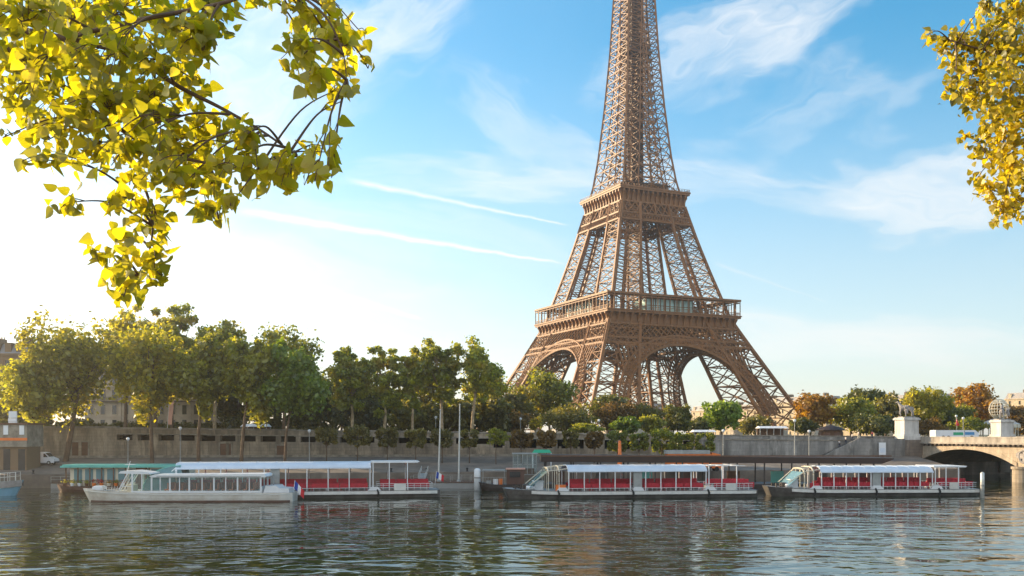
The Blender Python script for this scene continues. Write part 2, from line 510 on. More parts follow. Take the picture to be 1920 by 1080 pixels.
M['zinc_far'] = mat('far_zinc_roof', (.32, .29, .27), .55, vary=.15, scale=.1)
M['pink'] = mat('pink_cloth', (.62, .33, .24), .7)
M['cloth_blue'] = mat('blue_cloth', (.02, .06, .34), .7)
M['cloth_white'] = mat('white_cloth', (.75, .75, .75), .7)
M['cloth_red'] = mat('red_cloth', (.6, .02, .03), .7)
M['skin'] = mat('skin', (.42, .25, .17), .6)
M['hair'] = mat('dark_hair', (.03, .02, .015), .7)
M['denim'] = mat('dark_trousers', (.04, .05, .08), .8)
M['shirt'] = mat('pale_shirt', (.68, .66, .62), .8)
M['sign_white'] = mat('sign_white', (.72, .74, .76), .5, vary=.04)
M['sign_blue'] = mat('sign_blue', (.05, .22, .45), .5)
M['leaf_quay'] = leaf_mat('fresh_green_leaves', (.09, .10, .010), (.185, .195, .015), (.30, .28, .02), .55, 2.5)
M['leaf_gold'] = leaf_mat('gilded_green_leaves', (.10, .11, .010), (.22, .215, .015), (.38, .325, .018), .55, 2.5)
M['leaf_plane'] = leaf_mat('plane_tree_leaves', (.065, .085, .011), (.15, .17, .018), (.26, .26, .022), .52, 2.6, (.30, .22, .018))
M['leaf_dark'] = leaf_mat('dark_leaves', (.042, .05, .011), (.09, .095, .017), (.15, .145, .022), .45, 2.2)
M['leaf_olive'] = leaf_mat('olive_leaves', (.062, .060, .014), (.13, .118, .022), (.21, .18, .03), .45, 2.2)
M['leaf_bright'] = leaf_mat('bright_green_leaves', (.08, .12, .010), (.13, .20, .014), (.22, .28, .02), .5, 2.1)
M['leaf_shrub'] = leaf_mat('clipped_shrub_leaves', (.07, .065, .014), (.15, .13, .026), (.23, .19, .035), .42, 2.0)
M['leaf_autumn'] = leaf_mat('autumn_leaves', (.16, .08, .010), (.32, .155, .010), (.46, .26, .018), .45, 1.7)
M['leaf_rust'] = leaf_mat('rusty_leaves', (.09, .055, .014), (.16, .095, .016), (.26, .15, .02), .45, 1.7)
M['leaf_poplar'] = leaf_mat('poplar_leaves', (.17, .175, .008), (.31, .295, .010), (.50, .43, .016), .64, 2.15)
M['leaf_yellow'] = leaf_mat('yellowing_leaves', (.085, .085, .012), (.30, .25, .014), (.62, .47, .02), .5, 1.7)
def water_mat():
    k = NT('river_water')
    p = k.n('ShaderNodeBsdfPrincipled')
    p.inputs['Base Color'].default_value = (.016, .025, .011, 1)
    p.inputs['Roughness'].default_value = .03
    p.inputs['IOR'].default_value = 1.333
    p.inputs['Specular IOR Level'].default_value = .5
    a = k.noise(.13, 2, dist=.6, stretch=(.6, 1, 1))
    b = k.noise(.42, 2, dist=.5, stretch=(.65, 1, 1))
    c = k.noise(2.1, 3, stretch=(.7, 1, 1))
    def mul(x, f):
        m = k.n('ShaderNodeMath', operation='MULTIPLY'); k.l(x, m.inputs[0]); m.inputs[1].default_value = f; return m.outputs[0]
    def add(x, y):
        m = k.n('ShaderNodeMath', operation='ADD'); k.l(x, m.inputs[0]); k.l(y, m.inputs[1]); return m.outputs[0]
    wind = k.noise(.022, 3, dist=1.0, stretch=(.5, 1, 1))
    wr = k.ramp(wind, [(.35, (.35, .35, .35)), (.68, (1.25, 1.25, 1.25))])
    hgt = add(add(mul(a, .75), mul(b, .42)), mul(c, .012))
    hm_ = k.n('ShaderNodeMath', operation='MULTIPLY'); k.l(hgt, hm_.inputs[0]); k.l(wr, hm_.inputs[1]); hgt = hm_.outputs[0]
    k.l(k.bump(hgt, 1.0, WAVE), p.inputs['Normal'])
    k.l(p.outputs[0], k.out.inputs[0])
    return k.m
WAVE = 0.44
HAZE = 0.00021
M['water'] = water_mat()

# ------------------------------------------------------------------ setting: river, banks, ground
def wy(x):                                    # line of the far quay wall
    return 199.8 + .148 * x
def gz(x, y):                                 # upper level behind it: falls towards the bridge
    t = min(1, max(0, (x + 120) / 215))
    z = 9.9 + (7.5 - 9.9) * t
    s = min(1, max(0, (y - wy(x) - 30) / 90))
    return z + (7.5 - z) * s
def qz(x, y):                                 # the low quay slopes to the water
    d = wy(x) - y
    return 4.7 - 2.3 * min(1, max(0, d / 24))
m = MB().bx(-900, 900, 2, 330, -3, 0)
tag(m.build('river_water', M['water']), kind='structure')
tag(MB().bx(-900, 900, -5, 330, -6, -3.05).build('river_bed', M['dark_void']), kind='structure')
vs, fs = [], []
xs = [-1600, -700, -400, -250, -180, -120, -80, -40, 0, 40, 80, 130, 200, 320, 600, 1600]
ds = [0, 15, 30, 60, 120, 250, 600, 1300]
for x in xs:
    for d in ds:
        y = wy(x) + .6 + d
        vs.append((x, y, gz(x, y)))
for i in range(len(xs) - 1):
    for j in range(len(ds) - 1):
        a = i * len(ds) + j
        fs.append((a, a + len(ds), a + len(ds) + 1, a + 1))
tag(MB().add(vs, fs).build('upper_ground', M['ground']), kind='structure')
xs = [-420 + 15 * i for i in range(35)]
vs, fs = [], []
for x in xs:
    y1 = wy(x); y0 = y1 - 24
    vs += [(x, y0, -2), (x, y0, 2.4), (x, y0 + .5, 2.42), (x, y1 - 1, 4.68), (x, y1 + 2, 4.7)]
for i in range(len(xs) - 1):
    for j in range(4):
        a = i * 5 + j
        fs.append((a, a + 5, a + 6, a + 1))
tag(MB().add(vs, fs).build('lower_quay', M['asphalt']), kind='structure')
nb = [(-600, -60), (-600, 9), (24, 9), (140, 26), (420, 80), (420, -60)]
tag(MB().xy(nb, -4, H - 1.65).build('near_bank', M['asphalt']), kind='structure')

# ------------------------------------------------------------------ the iron tower
TOWER = thing('lattice_tower', 'tall brown iron lattice tower on four splayed legs with two decks', 'tower', (60.9, 470.7, 7.5), .43)
WK = [(0, 62.3), (10, 56.9), (20, 51.7), (33, 45.2), (45, 39.2), (57, 33.4), (69, 29.9), (80, 26.6), (95, 22.4), (109, 18.9), (116, 17.2), (124, 15.2),
      (140, 13.0), (165, 10.7), (192, 8.7), (218, 7.4), (250, 5.9), (276, 5.0)]
LK = [(0, 25.5), (33, 19.6), (57, 15.8), (69, 14.8), (109, 10.6), (124, 8.2), (165, 7.6), (192, 7.0), (205, 7.4), (300, 7.4)]
def W_(z): return float(np.interp(z, *zip(*WK)))
def L_(z): return min(float(np.interp(z, *zip(*LK))), W_(z))
def leg_chords(sx, sy, z):
    w, l = W_(z), L_(z)
    return [Vector((sx * (w - a * l), sy * (w - b * l), z)) for a, b in ((0, 0), (1, 0), (1, 1), (0, 1))]
def leg_tube(mb, sx, sy, zs, ch, br, inner=True, sub=True):
    prev = None
    for i, z in enumerate(zs):
        cur = leg_chords(sx, sy, z)
        for k in range(4):
            mb.bar(cur[k], cur[(k + 1) % 4], br * .9, br * 1.1)
        if i % 2 == 0:
            mb.bar(cur[0], cur[2], br * .7); mb.bar(cur[1], cur[3], br * .7)
        if prev:
            for k in range(4):
                mb.bar(prev[k], cur[k], ch, ch, up=(sx, 0, 0))
                a, b, c, d = prev[k], prev[(k + 1) % 4], cur[(k + 1) % 4], cur[k]
                mb.bar(a, c, br, br * .8); mb.bar(b, d, br, br * .8)
                if sub:
                    # half-height ties and the lacing of the broad outer chords
                    mb.bar((a + d) / 2, (b + c) / 2, br * .6)
                    mb.bar((a + b) / 2, (a + d) / 2, br * .5); mb.bar((a + b) / 2, (b + c) / 2, br * .5)
                    mb.bar((c + d) / 2, (a + d) / 2, br * .5); mb.bar((c + d) / 2, (b + c) / 2, br * .5)
        prev = cur
def frange(a, b, n): return [a + (b - a) * i / n for i in range(n + 1)]
for sx in (-1, 1):
    for sy in (-1, 1):
        mb = MB()
        leg_tube(mb, sx, sy, [4, 14.5, 24.5, 34, 43, 50, 56.5], 1.4, .5)
        leg = mb.build('leg', M['iron'], TOWER)
        for a, b in ((0, 0), (1, 0), (1, 1), (0, 1)):
            pl = MB()
            w, l = W_(2), L_(2)
            cx, cy = sx * (w - a * l), sy * (w - b * l)
            pl.box((cx, cy, .4), (8, 8, 2.4)); pl.box((cx, cy, 2.6), (5.6, 5.6, 2.1)); pl.box((cx, cy, 3.85), (4, 4, .5))
            pl.build('pier', M['masonry'], leg)
        mb = MB()
        leg_tube(mb, sx, sy, [58.5, 66, 73, 79.5, 86, 92, 98, 103.5, 108.5, 113], 1.15, .38)
        # inclined lift rails and stairs inside the legs
        for f in (.35, .65):
            for z0, z1 in zip(frange(58, 108, 6)[:-1], frange(58, 108, 6)[1:]):
                p = [Vector((sx * (W_(z) - f * L_(z)), sy * (W_(z) - .5 * L_(z)), z)) for z in (z0, z1)]
                mb.bar(p[0], p[1], .8)
        mb.build('upper_leg', M['iron'], TOWER)
def rot4(k, p):
    x, y, z = p
    for _ in range(k): x, y = -y, x
    return Vector((x, y, z))
def face(k, u, z, out=0.0):                   # a point on the k-th side, u along it, z up
    return rot4(k, (u, -(W_(z) + out), z))
Z0, Z1, Z2, Z3 = 42.8, 45.4, 52.0, 57.0       # narrow band, lattice band, consoles, deck
DK = 37.0
for k in range(4):
    # ---- arch
    mb = MB()
    cz, ri, ro = 4.2, 38.6, 42.9
    n = 46
    a0 = R(10)
    pts = [a0 + (math.pi - 2 * a0) * i / n for i in range(n + 1)]
    def ring(r, t, off):
        u, z = r * math.cos(t), cz + r * math.sin(t)
        return rot4(k, (u, -(W_(z) + .35) + off, z))
    for off in (0.0, 3.6):
        for i in range(n):
            mb.bar(ring(ri, pts[i], off), ring(ri, pts[i + 1], off), .95, 1.0)
            mb.bar(ring(ro, pts[i], off), ring(ro, pts[i + 1], off), .8, .8)
            mb.bar(ring(ri, pts[i], off), ring(ro, pts[i], off), .45)
            mb.bar(ring((ri + ro) / 2, pts[i], off), ring((ri + ro) / 2, pts[i + 1], off), .35)
            if off == 0:
                mb.bar(ring(ri, pts[i], off), ring(ro, pts[i + 1], off), .36)
                mb.bar(ring(ri, pts[i + 1], off), ring(ro, pts[i], off), .36)
    for i in range(0, n + 1):
        mb.bar(ring(ri, pts[i], 0), ring(ri, pts[i], 3.6), .4)
        if i < n: mb.bar(ring(ri, pts[i], 0), ring(ri, pts[i + 1], 3.6), .3)
    mb.build('arch', M['iron'], TOWER)
    # ---- spandrel ribs between arch and band
    mb = MB()
    u = -34.0
    while u <= 34:
        if -.5 < u < 1.6 and mb.v:
            mb.build('spandrel_ribs', M['iron'], TOWER); mb = MB()
        if abs(u) < ro - .5:
            z = cz + math.sqrt(ro * ro - u * u)
            if z < Z0 - .6 and abs(u) < W_(z) - L_(z) * .15:
                for off in (.2, -3.2):
                    mb.bar(face(k, u, z, off), face(k, u * 1.0, Z0, off), .55, .5)
                d = 1.05
                mb.bar(face(k, u - d, Z0 - .5, .2), face(k, u, Z0 - 1.5, .2), .5); mb.bar(face(k, u + d, Z0 - .5, .2), face(k, u, Z0 - 1.5, .2), .5)
        u += 2.1
    mb.build('spandrel_ribs', M['iron'], TOWER)
    # ---- lattice girder under the first deck
    mb = MB()
    for off in (.25, -2.6):
        for z, w, h in ((Z0, .7, .9), (Z1, .7, .9), (Z2, .8, .8)):
            mb.bar(face(k, -W_(z) - off, z, off), face(k, W_(z) + off, z, off), w, h)
        st = 2.9
        n = int(2 * W_(49) / st)
        for i in range(n + 1):
            f0 = -1 + 2 * i / n
            for df in (2, -2):
                f1 = f0 + df * 2 / n
                if abs(f1) <= 1.001:
                    mb.bar(face(k, f0 * W_(Z1), Z1, off), face(k, f1 * W_(Z2), Z2, off), .42, .35)
            for df in (1, -1):
                f1 = f0 + df * 2 / n
                if abs(f1) <= 1.001:
                    mb.bar(face(k, f0 * W_(Z0), Z0, off), face(k, f1 * W_(Z1), Z1, off), .34, .3)
    for sgn in (-1, 1):
        for z0, z1 in ((Z0, Z1), (Z1, Z2)):
            for f in (0, 1):
                mb.bar(face(k, sgn * (W_(z0) - f * L_(z0)), z0, .4), face(k, sgn * (W_(z1) - f * L_(z1)), z1, .4), 1.4, .9)
    mb.build('lattice_girder', M['iron'], TOWER)
    # ---- consoles carrying the deck
    mb = MB()
    b = 34.6
    mb.add([rot4(k, p) for p in ((-b - .6, -b - .6, Z2), (b + .6, -b - .6, Z2), (b + .2, -b - .2, Z3), (-b - .2, -b - .2, Z3), (-b - .6, -b + .3, Z2), (b + .6, -b + .3, Z2), (b + .2, -b + .3, Z3), (-b - .2, -b + .3, Z3))],
           [(0, 1, 2, 3), (5, 4, 7, 6), (0, 4, 5, 1), (3, 2, 6, 7), (0, 3, 7, 4), (1, 5, 6, 2)])
    nb_ = 19
    prof = [(-b - .4, Z2 + .1), (-b - 1.0, Z2 + .1), (-b - 1.15, Z2 + 2.2), (-b - 1.5, Z2 + 3.4), (-DK + .15, Z2 + 4.4), (-DK + .15, Z3), (-b - .2, Z3)]
    for i in range(nb_ + 1):
        u = -34.2 + 68.4 * i / nb_
        mb.prism(prof, lambda p: rot4(k, (u - .42, p[0], p[1])), lambda p: rot4(k, (u + .42, p[0], p[1])))
    mb.bar(rot4(k, (-b - .8, -b - .8, Z2 + .15)), rot4(k, (b + .8, -b - .8, Z2 + .15)), .9, .5)
    mb.bar(rot4(k, (-b - .9, -b - .75, Z2 + 1.2)), rot4(k, (b + .9, -b - .75, Z2 + 1.2)), .3, .25)
    mb.build('console_frieze', M['iron'], TOWER)
    # ---- glazed pavilion set back behind the gallery
    mb = MB()
    for z in (58.6, 61.6, 64.8):
        mb.bar(rot4(k, (-13, -31.5, z)), rot4(k, (13, -31.5, z)), .3)
    for i in range(11):
        mb.bar(rot4(k, (-13 + 2.6 * i, -31.5, 58.4)), rot4(k, (-13 + 2.6 * i, -31.5, 65.2)), .28)
    mb.bar(rot4(k, (-13.6, -25, 65.2)), rot4(k, (13.6, -25, 65.2)), 13, .4)
    pav = mb.build('pavilion', M['iron'], TOWER)
    g = MB()
    lo, hi = rot4(k, (-13, -31.3, 58.5)), rot4(k, (13, -19, 65))
    g.bx(min(lo.x, hi.x), max(lo.x, hi.x), min(lo.y, hi.y), max(lo.y, hi.y), 58.5, 65)
    g.build('glazing', M['pavilion_glass'], pav)
# ---- first deck: slab with an open well, fascia, gallery posts, rail and thin roof
def ring_slab(mb, out, inn, z0, z1):
    mb.bx(-out, out, -out, -inn, z0, z1); mb.bx(-out, out, inn, out, z0, z1)
    mb.bx(-out, -inn, -inn, inn, z0, z1); mb.bx(inn, out, -inn, inn, z0, z1)
mb = MB(); ring_slab(mb, DK, 14, Z3 + .02, 58.3); ring_slab(mb, DK + .35, DK - .4, 57.9, 58.45)
ring_slab(mb, 33.8, 18, 55, 56.9)
mb.build('first_deck', M['iron'], TOWER)
mb = MB(); ring_slab(mb, DK + .1, 31.6, 65.3, 66.2)
mb.build('gallery_roof', M['iron'], TOWER)
mb = MB()
for k in range(4):
    for i in range(23):
        u = -DK + .3 + (2 * DK - .6) * i / 22
        mb.bar(rot4(k, (u, -DK + .3, 58.4)), rot4(k, (u, -DK + .3, 65.45)), .32)
        if i % 2 == 0: mb.bar(rot4(k, (u, -33, 58.4)), rot4(k, (u, -33, 65.45)), .3)
    for z, w in ((59.9, .22), (59.2, .12), (64.6, .35)):
        mb.bar(rot4(k, (-DK + .3, -DK + .3, z)), rot4(k, (DK - .3, -DK + .3, z)), w)
    for i in range(100):
        u = -DK + .3 + (2 * DK - .6) * i / 99
        mb.bar(rot4(k, (u, -DK + .3, 58.4)), rot4(k, (u, -DK + .3, 59.9)), .07)
mb.build('gallery_posts', M['iron'], TOWER)
# ---- second deck
Y0, Y1, Y2, Y3 = 103.8, 107.2, 112.8, 118.2
for k in range(4):
    mb = MB()
    for off in (.2, -1.8):
        for z, w in ((Y0, .7), (Y1, .75), (Y2, .7)):
            mb.bar(face(k, -W_(z) - off, z, off), face(k, W_(z) + off, z, off), w, .7)
        n = 10
        for i in range(n):
            f0, f1 = -1 + 2 * i / n, -1 + 2 * (i + 1) / n
            mb.bar(face(k, f0 * W_(Y1), Y1, off), face(k, f1 * W_(Y2), Y2, off), .5)
            mb.bar(face(k, f1 * W_(Y1), Y1, off), face(k, f0 * W_(Y2), Y2, off), .5)
        for i in range(1, 6):
            pass
        n = 26
        for i in range(n + 1):
            f0 = -1 + 2 * i / n
            for df in (1, -1):
                f1 = f0 + df * 2 / n
                if abs(f1) <= 1.001: mb.bar(face(k, f0 * W_(Y0), Y0, off), face(k, f1 * W_(Y1), Y1, off), .4, .3)
    for sgn in (-1, 1):
        for f in (0, 1):
            mb.bar(face(k, sgn * (W_(Y0) - f * L_(Y0)), Y0, .4), face(k, sgn * (W_(Y2) - f * L_(Y2)), Y2, .4), 1.3, .8)
    mb.bar(face(k, 0, Y1, .3), face(k, 0, Y2, .3), .8)
    mb.build('upper_lattice_girder', M['iron'], TOWER)
    mb = MB()
    b = 17.6
    mb.add([rot4(k, p) for p in ((-b, -b, Y2), (b, -b, Y2), (b, -b, Y3), (-b, -b, Y3), (-b, -b + .4, Y2), (b, -b + .4, Y2), (b, -b + .4, Y3), (-b, -b + .4, Y3))],
           [(0, 1, 2, 3), (5, 4, 7, 6), (0, 4, 5, 1), (3, 2, 6, 7), (0, 3, 7, 4), (1, 5, 6, 2)])
    prof = [(-b + .2, Y2 + .1), (-b - .75, Y2 + .1), (-b - .8, Y2 + 2.0), (-b - 1.1, Y2 + 3.2), (-19.5, Y2 + 4.3), (-19.5, Y3 + .1), (-b + .2, Y3 + .1)]
    for i in range(14):
        u = -17.4 + 34.8 * i / 13
        mb.prism(prof, lambda p: rot4(k, (u - .36, p[0], p[1])), lambda p: rot4(k, (u + .36, p[0], p[1])))
    mb.bar(rot4(k, (-b - .4, -b - .45, Y2 + .2)), rot4(k, (b + .4, -b - .45, Y2 + .2)), .8, .6)
    mb.build('upper_console_frieze', M['iron'], TOWER)
mb = MB().bx(-19.7, 19.7, -19.7, 19.7, Y3 + .12, 119.6)
ring_slab(mb, 20.0, 19.3, 119.2, 119.9)
mb.bx(-17.3, 17.3, -17.3, 17.3, 112, 113.2)
mb.build('second_deck', M['iron'], TOWER)
mb = MB()
for k in range(4):
    for z in (120.4, 121.1):
        mb.bar(rot4(k, (-19.6, -19.6, z)), rot4(k, (19.6, -19.6, z)), .14)
    for i in range(27):
        u = -19.6 + 39.2 * i / 26
        mb.bar(rot4(k, (u, -19.6, 119.6)), rot4(k, (u, -19.6, 121.2)), .16)
mb.build('deck_railing', M['iron'], TOWER)
mb = MB().bx(-11.5, 11.5, -11.5, 11.5, 119.7, 123.6).bx(-13, 13, -13, 13, 123.6, 124.1)
for k in range(4):
    for i in range(9):
        u = -10.8 + 2.7 * i
        p = rot4(k, (u, -11.9, 121.7))
        mb.box(p, (.4, .9, 3.8) if k % 2 == 0 else (.9, .4, 3.8))
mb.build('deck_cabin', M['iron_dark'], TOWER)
# ---- upper shaft
mb = MB()
zs = [119.5]
while zs[-1] < 274: zs.append(zs[-1] + max(3.0, W_(zs[-1]) * .42))
zs[-1] = 276
for sx in (-1, 1):
    for sy in (-1, 1):
        prev = None
        for i, z in enumerate(zs):
            cur = leg_chords(sx, sy, z)
            for q in range(4):
                if z < 205 or q in (0, 3): mb.bar(cur[q], cur[(q + 1) % 4], .32, .36)
            if prev:
                for q in range(4):
                    a, b, c, d = prev[q], prev[(q + 1) % 4], cur[(q + 1) % 4], cur[q]
                    cw = .85 if q == 0 else .5
                    mb.bar(a, d, cw, cw)
                    mb.bar(a, c, .27, .24); mb.bar(b, d, .27, .24)
            prev = cur
# crosses between the four corner posts
st = 2
for k in range(4):
    for i in range(0, len(zs) - 1):
        za, zb = zs[i], zs[i + 1]
        ga, gb = max(0, W_(za) - L_(za)), max(0, W_(zb) - L_(zb))
        if ga > .8:
            mb.bar(face(k, -ga, za), face(k, gb, zb), .42, .35); mb.bar(face(k, ga, za), face(k, -gb, zb), .42, .35)
            mb.bar(face(k, -ga, za), face(k, ga, za), .5, .45)
            mb.bar(face(k, 0, za), face(k, 0, zb), .35)
mb.build('shaft', M['iron'], TOWER)
mb = MB()
def sq(r, z): return [Vector((a * r, b * r, z)) for a, b in ((-1, -1), (1, -1), (1, 1), (-1, 1))]
zz = frange(119.5, 272, 50)
for z0, z1 in zip(zz[:-1], zz[1:]):
    A, B = sq(3.0, z0), sq(3.0, z1)
    for q in range(4):
        mb.bar(A[q], B[q], .8); mb.bar(A[q], B[(q + 1) % 4], .45); mb.bar(A[(q + 1) % 4], B[q], .45); mb.bar(A[q], A[(q + 1) % 4], .5)
        m0, m1 = (A[q] + A[(q + 1) % 4]) / 2, (B[q] + B[(q + 1) % 4]) / 2
        mb.bar(m0, m1, .5)
mb.bx(-1.9, 1.9, -1.9, 1.9, 119.5, 272)
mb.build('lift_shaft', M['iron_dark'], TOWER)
mb = MB().bx(-6.6, 6.6, -6.6, 6.6, 190.6, 191.3).bx(-5.4, 5.4, -5.4, 5.4, 191.3, 194.6).bx(-6.2, 6.2, -6.2, 6.2, 194.6, 195.1)
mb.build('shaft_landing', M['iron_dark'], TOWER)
mb = MB().bx(-8, 8, -8, 8, 276, 277.5).bx(-6.5, 6.5, -6.5, 6.5, 277.5, 283).bx(-8, 8, -8, 8, 283, 283.8).bx(-4, 4, -4, 4, 283.8, 291)
mb.lathe([(4, 291), (3.4, 294), (1.4, 298), (.9, 306), (.5, 324)], 10)
mb.build('summit_cabin', M['iron'], TOWER)

# ------------------------------------------------------------------ quay walls, stairs, bridge
QW = thing('quay_wall', 'long brown stone quay wall with a row of dark openings under its coping', 'wall', (0, 0, 0))
XA, XB = -190.0, 41.0
def wall_top(x): return 11.0 + (9.1 - 11.0) * min(1, max(0, (x + 95) / 150))
x_open0 = xat(222, 189)
body, cop = MB(), MB()
edges = [XA, x_open0]
opens = []
x = x_open0
while x < 40:
    big = x > -6
    wd = 3.0 if not big else 2.3
    gap = .95 if not big else 1.1
    opens.append((x, min(x + wd, 40.5), big)); x += wd + gap
def wall_box(mb, x0, x1, z0, z1, d0, d1):
    ya, yb = wy(x0), wy(x1)
    mb.add([(x0, ya + d0, z0), (x1, yb + d0, z0), (x1, yb + d1, z0), (x0, ya + d1, z0), (x0, ya + d0, z1), (x1, yb + d0, z1), (x1, yb + d1, z1), (x0, ya + d1, z1)],
           [(3, 2, 1, 0), (4, 5, 6, 7), (0, 1, 5, 4), (1, 2, 6, 5), (2, 3, 7, 6), (3, 0, 4, 7)])
seg = [XA + (x_open0 - XA) * i / 4 for i in range(5)]
for a, b in zip(seg[:-1], seg[1:]):
    zt = wall_top((a + b) / 2)
    wall_box(body, a, b, 3, zt - .35, 0, 1.6)
    wall_box(cop, a, b, zt - .35, zt, -.18, 1.7)
prev_end = x_open0
for (a, b, big) in opens:
    zt = wall_top(a)
    oz1 = zt - 1.35
    oz0 = oz1 - (1.25 if not big else 2.0)
    if a > prev_end + .01: wall_box(body, prev_end, a, 3, oz1, 0, 1.6)
    wall_box(body, a, b, 3, oz0, 0, 1.6)
    prev_end = b
wall_box(body, prev_end, XB, 3, wall_top(XB) - 1.35, 0, 1.6)
n = 14
for i in range(n):
    a, b = x_open0 + (XB - x_open0) * i / n, x_open0 + (XB - x_open0) * (i + 1) / n
    zt = wall_top((a + b) / 2)
    wall_box(body, a, b, zt - 1.36, zt - .3, .004, 1.61)
    wall_box(cop, a, b, zt - .3, zt, -.2, 1.75)
    wall_box(cop, a, b, zt - 1.42, zt - 1.22, -.12, 0.0)
body.build('wall', M['quay_wall'], QW)
cop.build('coping', M['coping'], QW)
for pxa, pxb, yt in ((140, 168, 829), (404, 424, 832), (508, 524, 836)):
    a_, b_ = xat(pxa, 188), xat(pxb, 188)
    zt_ = H - (yt - HY) / F * 188
    d = MB()
    wall_box(d, a_ - .25, b_ + .25, zt_, zt_ + .25, -.12, -.003); wall_box(d, a_ - .25, a_, 4.4, zt_, -.12, -.003); wall_box(d, b_, b_ + .25, 4.4, zt_, -.12, -.003)
    dr = d.build('doorway', M['coping'], QW)
    d = MB(); wall_box(d, a_ + .01, b_ - .01, 4.4, zt_ - .01, -.05, -.004); d.build('door_leaf', M['wood'], dr)
d = MB()
for i in range(40):
    a_ = -118 + 4.0 * i
    if a_ > 38: break
    wall_box(d, a_, a_ + .55, 3.5, wall_top(a_) - 2.9, -.16, -.004)
d.build('pilasters', M['quay_wall'], QW)
d = MB(); wall_box(d, -118, 40, 4.2, 5.15, -.3, -.165); d.build('wall_base', M['coping'], QW)
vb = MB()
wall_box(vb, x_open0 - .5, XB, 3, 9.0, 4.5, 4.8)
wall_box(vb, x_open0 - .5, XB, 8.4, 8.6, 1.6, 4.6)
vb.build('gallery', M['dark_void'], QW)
# buttress piers between the openings near the tower
GW = thing('retaining_wall', 'plain grey stone retaining wall with pale run-off streaks beside the bridge', 'wall', (0, 0, 0))
g, gc = MB(), MB()
seg = [XB + (87.5 - XB) * i / 5 for i in range(6)]
for a, b in zip(seg[:-1], seg[1:]):
    zt = 9.25 - .35 * (a - XB) / 46
    wall_box(g, a, b, 2, zt - 1.15, .003, 1.6)
    wall_box(g, a, b, zt - .9, zt - .2, .25, 1.2)
    wall_box(gc, a, b, zt - .2, zt, .1, 1.35)
    wall_box(gc, a, b, zt - 1.15, zt - .9, -.15, 1.6)
g.build('wall', M['quay_grey'], GW); gc.build('coping', M['coping'], GW)
# stair ramp leaning on the retaining wall
ST = thing('quay_stairs', 'stone stairway climbing to the right along the grey retaining wall', 'stairs', (0, 0, 0))
sx0, sx1 = xat(1553, 204), xat(1625, 204)
st_, sr = MB(), MB()
ns = 24
for i in range(ns):
    a = sx0 + (sx1 - sx0) * i / ns; b = sx0 + (sx1 - sx0) * (i + 1) / ns
    wall_box(st_, a, b, 2, 4.4 + (8.35 - 4.4) * (i + 1) / ns, -3.6, -.01)
wall_box(st_, sx1, 87.2, 2, 8.35, -3.6, -.01)
st_.build('steps', M['quay_grey'], ST)
wa = wy(sx0) - 3.6; wb = wy(sx1) - 3.6
sr.add([(sx0, wa - .35, 2), (sx1, wb - .35, 2), (sx1, wb - .01, 2), (sx0, wa - .01, 2), (sx0, wa - .35, 4.85), (sx1, wb - .35, 8.75), (sx1, wb - .01, 8.75), (sx0, wa - .01, 4.85)],
       [(3, 2, 1, 0), (4, 5, 6, 7), (0, 1, 5, 4), (1, 2, 6, 5), (2, 3, 7, 6), (3, 0, 4, 7)])
sr.build('parapet', M['quay_grey'], ST)

BR0 = Vector((91.0, 212.0, 0)); BD = Vector((.297, -.955, 0)).normalized(); BN = Vector((-BD.y, BD.x, 0))   # along, and away from the camera side
BRIDGE = thing('stone_bridge', 'low stone arch bridge with a heavy parapet crossing the river at the right', 'bridge', BR0, math.atan2(BD.y, BD.x))
# local: x along the bridge, y across it (0 = the side we see, 34 = far side)
BWID, SPAN, PIER, ABUT = 26.0, 28.0, 3.8, 4.2
SPR, RISE, DECK = 2.95, 3.25, 8.0
rad = (SPAN * SPAN / 4 + RISE * RISE) / (2 * RISE)
def arch_z(u):                                 # u measured from the crown
    return SPR + RISE - rad + math.sqrt(max(0, rad * rad - u * u))
starts = [i * (SPAN + PIER) for i in range(5)]
end = starts[-1] + SPAN
sp = MB(); nseg = 22
for s0 in starts:
    for i in range(nseg):
        u0, u1 = -SPAN / 2 + SPAN * i / nseg, -SPAN / 2 + SPAN * (i + 1) / nseg
        za, zb = arch_z(u0), arch_z(u1)
        xa, xb_ = s0 + SPAN / 2 + u0, s0 + SPAN / 2 + u1
        sp.add([(xa, 0, za), (xb_, 0, zb), (xb_, 0, 7.3), (xa, 0, 7.3), (xa, BWID, za), (xb_, BWID, zb), (xb_, BWID, 7.3), (xa, BWID, 7.3)],
               [(0, 1, 2, 3), (7, 6, 5, 4), (0, 4, 5, 1), (3, 2, 6, 7)])
sp.build('arch_spandrels', M['bridge'], BRIDGE, recalc=False)
for s0 in starts:
    vo = MB()
    for i in range(nseg):
        u0, u1 = -SPAN / 2 + SPAN * i / nseg, -SPAN / 2 + SPAN * (i + 1) / nseg
        xa, xb_ = s0 + SPAN / 2 + u0, s0 + SPAN / 2 + u1
        vo.add([(xa, -.14, arch_z(u0)), (xb_, -.14, arch_z(u1)), (xb_, -.14, arch_z(u1) + .85), (xa, -.14, arch_z(u0) + .85), (xa, -.002, arch_z(u0)), (xb_, -.002, arch_z(u1)), (xb_, -.002, arch_z(u1) + .85), (xa, -.002, arch_z(u0) + .85)],
               [(0, 1, 2, 3), (7, 6, 5, 4), (0, 4, 5, 1), (3, 2, 6, 7)])
    vo.build('arch_ring', M['bridge'], BRIDGE)
